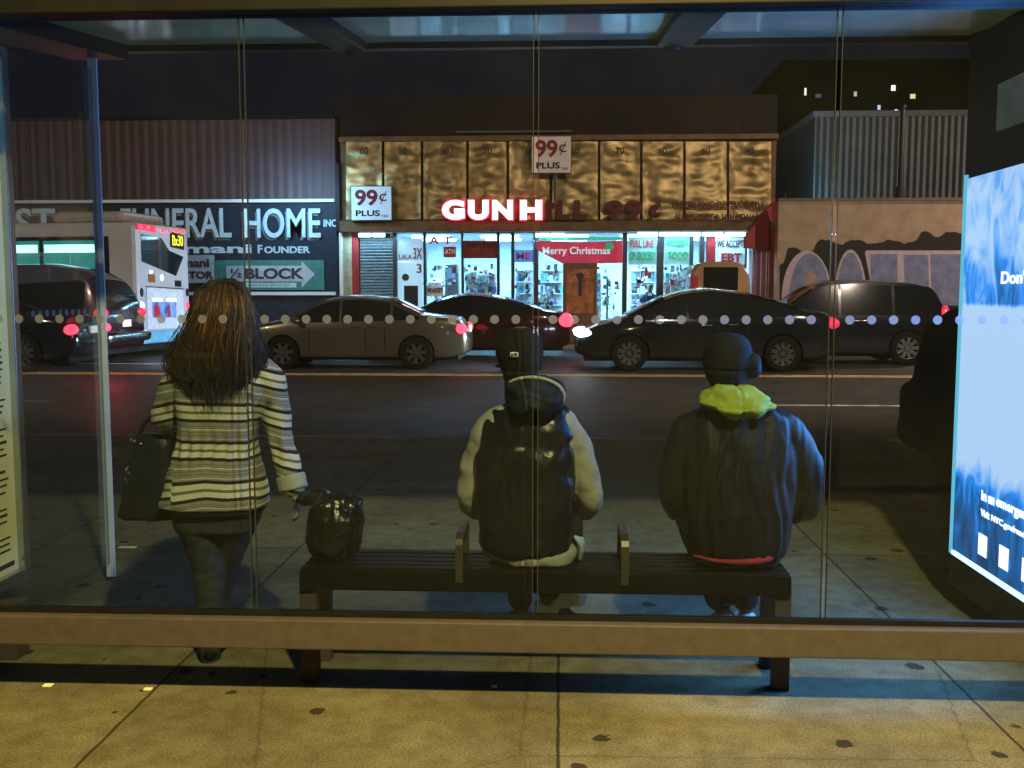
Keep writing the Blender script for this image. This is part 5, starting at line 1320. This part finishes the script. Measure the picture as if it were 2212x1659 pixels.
# ---------------------------------------------------------------- seated man in the vest
def seated(pe, Y, us, jkt, skinm, headc, fwd, cap=True, feet=(), hipv=1190):
    """skeleton of someone sitting on the bench with the back to us: us = (left shoulder, right shoulder, left elbow, right elbow, hips)"""
    bm = B()
    (sl, sr, el, er, hl, hr_) = us
    head(bm, headc, fwd, 1.0)
    tube(bm, [(headc[0], headc[1] - .01, headc[2] - .06, .06), (headc[0], headc[1], headc[2] - .16, .062), ((U(*sl, Y, 1)[0] + U(*sr, Y, 1)[0]) / 2, Y, U(*sl, Y, 1)[2] + .02, .07)], n=12)
    m = lambda a, b: ((a[0] + b[0]) / 2, (a[1] + b[1]) / 2)
    sc = m(sl, sr); hcx = m(hl, hr_)
    tube(bm, [U2(sc[0], sc[1] + 4, Y, .12, .08), U2(sc[0], sc[1] + 90, Y, .15, .10), U2(hcx[0], hcx[1] - 90, Y, .15, .11), U2(hcx[0], hcx[1] - 6, Y + .02, .17, .12)], n=20)
    for s, e, k in ((sl, el, -1), (sr, er, 1)):
        a = U(s[0] - k * 10, s[1] + 8, Y, .034); b = U(e[0] - k * 4, e[1] - 8, Y + .04, .030); c = P(sc[0] + k * 55, e[1] + 2, Y + .31)
        tube(bm, [a, b, (c.x, c.y, c.z, .025)], n=12); hand(bm, c, (-k * .7, .6, -.1), (0, 0, 1), -k, .6, .95)
    for (hp, knee, ank, toe) in feet:
        tube(bm, [(*hp, .085), (*knee, .055), (*ank, .036)], n=14, sm=5)
        tube(bm, [(*ank, .036), (*[(p * .4 + q * .6) for p, q in zip(ank, toe)], .02), (*toe, .014)], n=10)
    obj('body', fuse(bm, .0075, 2), skinm, pe)
def pant(feet, m, pe, r=1.0):
    bm = B()
    for (hp, knee, ank, toe) in feet:
        k = Vector(knee); a = Vector(ank); mid = (k + a) / 2
        tube(bm, [(*hp, .105 * r), (*((Vector(hp) + k) / 2), .092 * r), (*k, .078 * r), (*mid, .068 * r), (*(a + (k - a) * .12), .058 * r)], n=18, sm=4)
    tube(bm, [(*feet[0][0], .115), (*feet[1][0], .115)], n=18, sm=1)
    obj('trousers', fuse(bm, .009, 3, lambda c, n: .006 * noise.noise(c * 11)), m, pe)
MY = 3.84
m1 = person('seated man in dark cap, shiny black puffer vest and cream sleeves, seen from behind', (P(1150, 1200, MY).x, MY, .45))
cx = lambda u: P(u, 1200, MY).x
seat = .455
f1 = [((cx(1100), MY + .04, seat + .10), (cx(1095), MY + .46, seat + .06), (P(1125, 1330, MY + .46).x, MY + .44, .11), (P(1125, 1330, MY + .5).x, MY + .56, .035)),
      ((cx(1200), MY + .04, seat + .10), (cx(1215), MY + .46, seat + .06), (P(1185, 1300, MY + .40).x, MY + .36, .17), (P(1252, 1285, MY + .40).x, MY + .34, .10))]
hc = P(1124, 770, MY + .02)
seated(m1, MY, ((1060, 905), (1225, 905), (1008, 1085), (1275, 1085), (1080, 1195), (1220, 1195)), None, M['skin_dark'], hc, (-.15, 1, -.1), feet=f1)
pant(f1, M['navycloth'], m1, .95)
# shoes: left flat dark with red sole, right heel up, pale blue
a = f1[0][2]; bm = B(); shoe(bm, (a[0], a[1] - .06, .006), (a[0] - .02, a[1] + .20, .006), .048, .09); sh1 = obj('shoe', fuse(bm, .007, 2), M['navycloth'], m1)
bm = B(); box(bm, (a[0] - .045, a[1] - .06, .004), (a[0] + .035, a[1] + .18, .022)); obj('shoe_sole', bm, mat('red_rubber', (.45, .07, .05), .5), sh1, bevel=.01)
bm = B(); A_ = P(1184, 1318, MY + .36); B_ = P(1250, 1286, MY + .28)
tube(bm, [(A_.x - .03, A_.y, A_.z + .02, .030, .040), (A_.x, A_.y, A_.z, .046, .046), (A_.x * .7 + B_.x * .3, A_.y, A_.z * .7 + B_.z * .3 + .006, .042, .036), (A_.x * .35 + B_.x * .65, A_.y - .01, A_.z * .35 + B_.z * .65 + .004, .044, .038), (B_.x, B_.y, B_.z - .01, .038, .034)], n=18, ref=Vector((0, 1, 0)))
obj('shoe', fuse(bm, .006, 2), mat('pale_blue_trainer', (.88, .92, .96), .5, var=.08, scale=25), m1)
# sleeves / hoodie under the vest
M['cream_cloth'] = mat('cream_sweatshirt', (.38, .37, .32), .9, var=.12, scale=10, bump=.3, bscale=150)
bm = B()
rows(bm, [(870, 1090, 1200, .07, 0), (892, 1050, 1240, .10, 0), (930, 1035, 1250, .12, 0), (1060, 1030, 1240, .13, 0), (1150, 1036, 1236, .14, 0), (1185, 1040, 1250, .15, 0), (1206, 1062, 1240, .14, 0)], MY, n=40, sm=4)
tube(bm, [U2(1205, 908, MY, .045, .07), U2(1232, 930, MY, .050, .072), U2(1255, 985, MY + .02, .056, .066), U2(1268, 1045, MY + .03, .058, .062), U2(1276, 1080, MY + .05, .050, .052), U2(1262, 1096, MY + .16, .052, .052), U2(1235, 1090, MY + .28, .045, .045)], n=20)
tube(bm, [U2(1075, 908, MY, .045, .07), U2(1048, 930, MY, .048, .072), U2(1028, 985, MY + .02, .052, .066), U2(1018, 1045, MY + .03, .052, .062), U2(1014, 1080, MY + .05, .048, .052), U2(1030, 1096, MY + .16, .052, .052), U2(1060, 1090, MY + .28, .045, .045)], n=20)
def wr(c, n):
    return .006 * noise.noise(Vector((c.x * 12, c.y * 9, c.z * 20 + c.x * 8))) + .004 * noise.noise(Vector((c.x * 26, c.y * 20, c.z * 22)))
obj('sweatshirt', fuse(bm, .0075, 3, wr), M['cream_cloth'], m1)
bm = B(); tube(bm, [U2(1238, 1150, MY + .0, .015, .05), U2(1254, 1172, MY + .01, .018, .06), U2(1252, 1200, MY + .02, .014, .05)], n=14)
obj('shirt_tail', fuse(bm, .006, 2, lambda c, n: .005 * noise.noise(c * 30)), mat('pale_blue_print', (.40, .52, .62), .8, var=.6, scale=22), m1)
bm = B()
rows(bm, [(866, 1098, 1205, .08, -.0), (880, 1065, 1226, .105, 0), (900, 1046, 1240, .125, 0), (940, 1032, 1246, .14, 0), (990, 1024, 1248, .148, 0), (1050, 1022, 1245, .152, 0), (1110, 1028, 1242, .158, 0), (1155, 1032, 1240, .165, 0), (1178, 1042, 1236, .165, 0), (1190, 1066, 1220, .15, 0)], MY, n=48, sm=4)
def puff(c, n):
    z = c.z; w = noise.noise(Vector((c.x * 6, c.y * 6, z * 9)))
    q = .004 * abs(math.sin((z + .012 * w) * math.pi / .115)) 
    r = .012 * noise.noise(Vector((c.x * 9 + z * 7, c.y * 6, z * 11 - c.x * 6))) + .006 * (.4 - abs(noise.noise(Vector((c.x * 22 + z * 12, c.y * 12, z * 14 - c.x * 14)))))
    return q + r - .006
M['vest'] = mat('shiny_black_vest', (.006, .008, .014), .30, var=.2, spec=.34, bump=.35, bscale=22)
obj('vest', fuse(bm, .0075, 3, puff), M['vest'], m1)
# hood of the vest
bm = B()
rows(bm, [(812, 1105, 1180, .05, -.04), (822, 1092, 1205, .09, -.05), (840, 1090, 1220, .12, -.06), (858, 1096, 1221, .13, -.075), (878, 1106, 1212, .12, -.08), (895, 1125, 1190, .08, -.075), (902, 1140, 1175, .04, -.06)], MY, n=36, sm=4)
M['hoodnavy'] = mat('navy_hood', (.014, .020, .038), .6, var=.3, scale=12, bump=.3, bscale=30)
hd = obj('hood', fuse(bm, .007, 3, lambda c, n: .020 * noise.noise(Vector((c.x * 10, c.y * 9, c.z * 24))) + .007 * noise.noise(c * 33)), M['hoodnavy'], m1)
bm = B(); tube(bm, [U(1092, 836, MY - .10, .004), U(1108, 822, MY - .11, .006), U(1145, 815, MY - .12, .007), U(1180, 820, MY - .13, .007), U(1206, 833, MY - .13, .007), U(1219, 852, MY - .13, .006), U(1218, 866, MY - .13, .003)], n=10, sm=5)
obj('hood_trim', bm, M['cream_cloth'], hd, smooth=True)
# cap
bm = B()
rows(bm, [(707, 1108, 1142, .03, 0), (712, 1092, 1156, .07, 0), (722, 1080, 1166, .095, 0), (740, 1072, 1172, .108, 0), (762, 1070, 1174, .112, 0), (782, 1076, 1172, .110, 0), (800, 1082, 1170, .102, 0)], MY + .02, n=36, power=2.1, sm=3)
cp = obj('cap', fuse(bm, .006, 3), mat('black_wool_cap', (.010, .010, .011), .9, bump=.3, bscale=150), m1)
bm = B(); c = P(1122, 790, MY + .16); ell(bm, (c.x - .015, c.y, c.z), (.085, .09, .012)); obj('cap_brim', bm, mat('cap_brim', (.010, .010, .011), .8), cp, smooth=True)
bm = B(); c = P(1111, 766, MY - .098); box(bm, (c.x - .016, c.y - .006, c.z - .0095), (c.x + .016, c.y + .01, c.z + .0095)); lg = obj('cap_logo', bm, mat('white_patch', (.6, .6, .58), .6), cp, bevel=.004)
bm = B(); ell(bm, (c.x + .004, c.y - .0065, c.z + .001), (.0055, .002, .0065)); box(bm, (c.x - .012, c.y - .008, c.z - .006), (c.x - .004, c.y - .005, c.z + .003)); obj('logo_mark', bm, M['ink'], lg)
bm = B(); rows(bm, [(798, 1084, 1166, .095, 0), (815, 1088, 1160, .09, 0), (838, 1092, 1150, .07, 0)], MY + .01, n=28, sm=3); obj('hair', fuse(bm, .007, 2, lambda c, n: .004 * noise.noise(c * 60)), mat('black_hair', (.012, .010, .010), .6, bump=.6, bscale=200), m1)

# ---------------------------------------------------------------- seated person in black jacket with lime hood
m2 = person('seated person in a loose black jacket with a bright lime hood hanging at the neck', (P(1595, 1210, MY).x, MY, .45))
f2 = [((cx(1545), MY + .04, seat + .10), (cx(1535), MY + .48, seat + .06), (P(1560, 1330, MY + .5).x, MY + .50, .11), (P(1560, 1330, MY + .5).x, MY + .62, .035)),
      ((cx(1640), MY + .04, seat + .10), (cx(1640), MY + .46, seat + .06), (P(1608, 1330, MY + .5).x, MY + .48, .12), (P(1615, 1330, MY + .5).x, MY + .60, .035))]
hc = P(1576, 802, MY + .03)
seated(m2, MY, ((1505, 925), (1685, 925), (1455, 1085), (1735, 1085), (1530, 1200), (1660, 1200)), None, M['skin_dark'], hc, (.1, 1, -.35), feet=f2)
pant(f2, M['navycloth'], m2, 1.05)
for i, (ft, m_) in enumerate(zip(f2, ((.50, .42, .34), (.50, .42, .34)))):
    a = ft[2]; bm = B(); dx = .05 if i == 0 else .0
    shoe(bm, (a[0] + dx * .3, a[1] - .07, .006), (a[0] + .03, a[1] + .20, .006), .05, .095)
    s_ = obj('shoe', fuse(bm, .006, 2), mat('pale_tan_trainer', (.75, .66, .56), .35, var=.45, scale=18), m2)
    bm = B(); tube(bm, [(a[0] - .05, a[1] - .05, .03, .006), (a[0] - .0, a[1] - .08, .045, .006), (a[0] + .05, a[1] - .04, .075, .006)], n=8, sm=4); obj('shoe_stripe', bm, M['white'], s_)
bm = B()
rows(bm, [(872, 1545, 1640, .08, 0), (884, 1508, 1678, .11, 0), (905, 1486, 1700, .13, 0), (950, 1478, 1708, .155, 0), (1010, 1474, 1712, .17, 0), (1070, 1476, 1708, .178, 0), (1120, 1476, 1704, .18, 0), (1160, 1480, 1702, .175, 0), (1186, 1490, 1696, .165, 0), (1200, 1510, 1684, .15, 0)], MY, n=56, sm=4)
tube(bm, [U2(1672, 915, MY, .065, .08), U2(1700, 935, MY, .076, .085), U2(1722, 990, MY + .02, .078, .080), U2(1738, 1040, MY + .03, .078, .078), U2(1738, 1078, MY + .05, .070, .070), U2(1722, 1098, MY + .12, .060, .060), U2(1680, 1098, MY + .27, .050, .050)], n=22)
tube(bm, [U2(1520, 915, MY, .065, .08), U2(1492, 935, MY, .074, .085), U2(1468, 990, MY + .02, .076, .080), U2(1458, 1040, MY + .03, .072, .078), U2(1462, 1078, MY + .05, .064, .070), U2(1480, 1098, MY + .12, .058, .060), U2(1520, 1098, MY + .27, .050, .050)], n=22)
def folds(c, n):
    x = c.x; z = c.z; w = noise.noise(Vector((x * 3, 2, z * 3)))
    return .004 * math.sin(x * 120 + w * 5 + noise.noise(Vector((x * 9, 0, z * 4))) * 5) * max(0, min(1, (1.02 - z) / .2)) + .012 * noise.noise(Vector((x * 24, c.y * 9, z * 5 + 3))) + .007 * noise.noise(Vector((x * 16, c.y * 6, z * 4))) + .004 * noise.noise(Vector((x * 40, c.y * 20, z * 14)))
obj('jacket', fuse(bm, .0075, 3, folds), mat('black_nylon_jacket', (.010, .012, .016), .5, var=.25, spec=.16, bump=.3, bscale=40), m2)
bm = B(); tube(bm, [U(1500, 1200, MY - .14, .006), U(1545, 1211, MY - .165, .008), U(1600, 1214, MY - .168, .011), U(1645, 1210, MY - .155, .015), U(1678, 1198, MY - .115, .016), U(1696, 1180, MY - .05, .010)], n=12, sm=5)
obj('shirt_hem', fuse(bm, .005, 2), mat('red_shirt', (.30, .035, .055), .8), m2)
bm = B()
rows(bm, [(829, 1560, 1612, .05, -.02), (836, 1540, 1630, .10, -.04), (848, 1522, 1650, .13, -.05), (862, 1510, 1660, .14, -.06), (874, 1508, 1668, .14, -.08), (884, 1528, 1655, .13, -.085), (895, 1556, 1634, .10, -.08), (905, 1578, 1612, .06, -.07)], MY, n=40, power=2.3, sm=4)
xc = P(1590, 870, MY).x; zc2 = P(1590, 866, MY).z
def hoodf(c, n):
    r = .018 * noise.noise(Vector((c.x * 14, c.y * 10, c.z * 24))) + .006 * noise.noise(Vector((c.x * 34, c.y * 20, c.z * 50)))
    r -= .012 * math.exp(-((c.z - zc2 - (.06 * (c.x - xc))) / .010) ** 2)       # crease across
    r -= .008 * math.exp(-((c.x - xc + .01) / .006) ** 2)                        # centre seam
    return r
hd = obj('hood', fuse(bm, .006, 2, hoodf), mat('lime_fleece', (.30, .37, .06), .8, var=.12, scale=14, bump=.3, bscale=160), m2)
# dark knit hat with a bobble-like knot of hair at right
bm = B()
rows(bm, [(782, 1528, 1616, .09, 0), (800, 1522, 1620, .108, 0), (815, 1526, 1616, .10, 0), (833, 1538, 1606, .08, 0)], MY + .03, n=32, power=2.1, sm=3)
c = P(1622, 790, MY - .01); ell(bm, c, (.042, .055, .052))
obj('hair', fuse(bm, .007, 2, lambda c, n: .005 * noise.noise(c * 35)), mat('black_hair_bun', (.010, .011, .013), .75, var=.3, scale=60, bump=.7, bscale=160), m2)

bm = B(); rows(bm, [(719, 1556, 1588, .045, 0), (724, 1540, 1604, .08, 0), (738, 1527, 1617, .105, 0), (760, 1520, 1623, .116, 0), (785, 1519, 1624, .117, 0), (796, 1521, 1622, .113, 0)], MY + .03, n=36, power=2.1, sm=3)
cp2 = obj('cap', fuse(bm, .006, 3), mat('black_knit_cap', (.009, .010, .012), .85, bump=.4, bscale=120), m2)
bm = B(); c = P(1597, 758, MY - .055); box(bm, (c.x - .008, c.y - .006, c.z - .009), (c.x + .010, c.y + .02, c.z + .009)); obj('cap_glint', bm, M['chrome'], cp2, bevel=.002)  # metal chip added in place of a bright glint on the cap
# ---------------------------------------------------------------- figure half hidden by the advert panel
DY = 6.1
m3 = person('person in a dark blue coat mostly hidden behind the glowing advert panel', (P(2060, 1100, DY).x, DY, 0))
kx = P(2062, 1100, DY).x
bm = B(); head(bm, (kx + .16, DY, 1.58), (0, 1, 0)); tube(bm, [(kx + .16, DY, 1.5, .055), (kx + .15, DY, 1.38, .07)], n=12)
tube(bm, [(kx + .15, DY, 1.36, .18, .09), (kx + .12, DY, 1.1, .17, .11), (kx + .10, DY, .85, .17, .12)], n=18)
for s in (-1, 1): tube(bm, [(kx + .12 + s * .09, DY, .85, .085), (kx + .12 + s * .09, DY - .02, .45, .055), (kx + .12 + s * .09, DY, .08, .04)], n=12)
w_ = (kx - .12, DY + .10, .92); tube(bm, [(kx - .04, DY, 1.32, .05), (kx - .14, DY, 1.08, .042), (*w_, .03)], n=12); hand(bm, w_, (.3, .6, -.5), (0, 0, 1), 1, .5)
w_ = (kx + .36, DY + .05, .82); tube(bm, [(kx + .33, DY, 1.32, .05), (kx + .38, DY, 1.08, .042), (*w_, .03)], n=12); hand(bm, w_, (0, .2, -1), (0, 1, 0), 1, .5)
obj('body', fuse(bm, .009, 2), M['skin_dark'], m3)
bm = B()
rows(bm, [(668, 2060, 2140, .08, 0), (700, 2012, 2160, .12, 0), (740, 1998, 2170, .14, 0), (800, 1984, 2190, .16, 0), (822, 1974, 2190, .17, 0), (842, 1954, 2190, .19, 0), (900, 1951, 2190, .20, 0), (950, 1953, 2190, .20, 0), (980, 1998, 2190, .18, 0), (1005, 2022, 2185, .16, 0), (1080, 2030, 2180, .15, 0), (1125, 2032, 2175, .15, 0)], DY, n=36, sm=4)
obj('coat', fuse(bm, .012, 3, lambda c, n: .018 * noise.noise(c * 6)), mat('dark_blue_coat', (.008, .024, .06), .9, var=.3), m3)
bm = B()
for s in (-1, 1): tube(bm, [(kx + .13 + s * .09, DY, .9, .10), (kx + .13 + s * .09, DY - .02, .45, .075), (kx + .13 + s * .09, DY, .10, .06)], n=16)
obj('trousers', fuse(bm, .012, 2), M['navycloth'], m3)
for s in (-1, 1):
    bm = B(); shoe(bm, (kx + .13 + s * .09, DY - .08, .004), (kx + .13 + s * .11, DY + .18, .004)); obj('shoe', fuse(bm, .009, 2), M['navycloth'], m3)
bm = B(); ell(bm, (kx + .16, DY - .01, 1.63), (.09, .11, .09)); obj('hair', fuse(bm, .01, 1), M['navycloth'], m3)
# ---------------------------------------------------------------- customer inside the store doorway
SYp = 31.6
m4 = person('small distant figure in dark jacket and cap in the bright store doorway', (P(1402, 640, SYp).x, SYp, .012))
x = P(1402, 640, SYp).x; z0 = .012
bm = B(); head(bm, (x + .05, SYp, 1.60 + z0), (-.6, -1, 0), 1.05); tube(bm, [(x + .04, SYp, 1.52, .06), (x, SYp, 1.38, .08)], n=10)
tube(bm, [(x, SYp, 1.40, .19, .10), (x, SYp, 1.1, .20, .13), (x, SYp, .85, .18, .12)], n=16)
for s in (-1, 1):
    tube(bm, [(x + s * .18, SYp, 1.36, .06), (x + s * .26, SYp - .02, 1.08, .05), (x + s * .2, SYp - .2, .95, .035)], n=10); hand(bm, (x + s * .2, SYp - .2, .95), (0, -1, 0), (0, 0, 1), s, .5)
    tube(bm, [(x + s * .09, SYp, .85, .09), (x + s * .1, SYp, .45, .06), (x + s * .1, SYp, .08, .045)], n=10)
    tube(bm, [(x + s * .1, SYp + .05, .05 + z0, .04), (x + s * .1, SYp - .18, .045 + z0, .035)], n=10)
obj('body', fuse(bm, .014, 2), M['skin_dark'], m4)
bm = B(); tube(bm, [(x, SYp, 1.44, .14, .11), (x, SYp, 1.36, .22, .13), (x, SYp, 1.1, .23, .16), (x, SYp, .82, .22, .15)], n=16)
for s in (-1, 1): tube(bm, [(x + s * .18, SYp, 1.36, .08), (x + s * .27, SYp - .02, 1.08, .07), (x + s * .21, SYp - .17, .96, .055)], n=10)
obj('jacket', fuse(bm, .016, 2), mat('teal_dark_jacket', (.02, .05, .07), .7), m4)
bm = B()
for s in (-1, 1): tube(bm, [(x + s * .09, SYp, .88, .105), (x + s * .1, SYp, .45, .08), (x + s * .1, SYp, .12, .065)], n=10)
obj('trousers', fuse(bm, .016, 2), M['navycloth'], m4)
bm = B(); ell(bm, (x + .05, SYp, 1.70), (.10, .12, .07)); ell(bm, (x - .02, SYp - .12, 1.67), (.07, .09, .015)); obj('cap', fuse(bm, .012, 1), M['black'], m4)
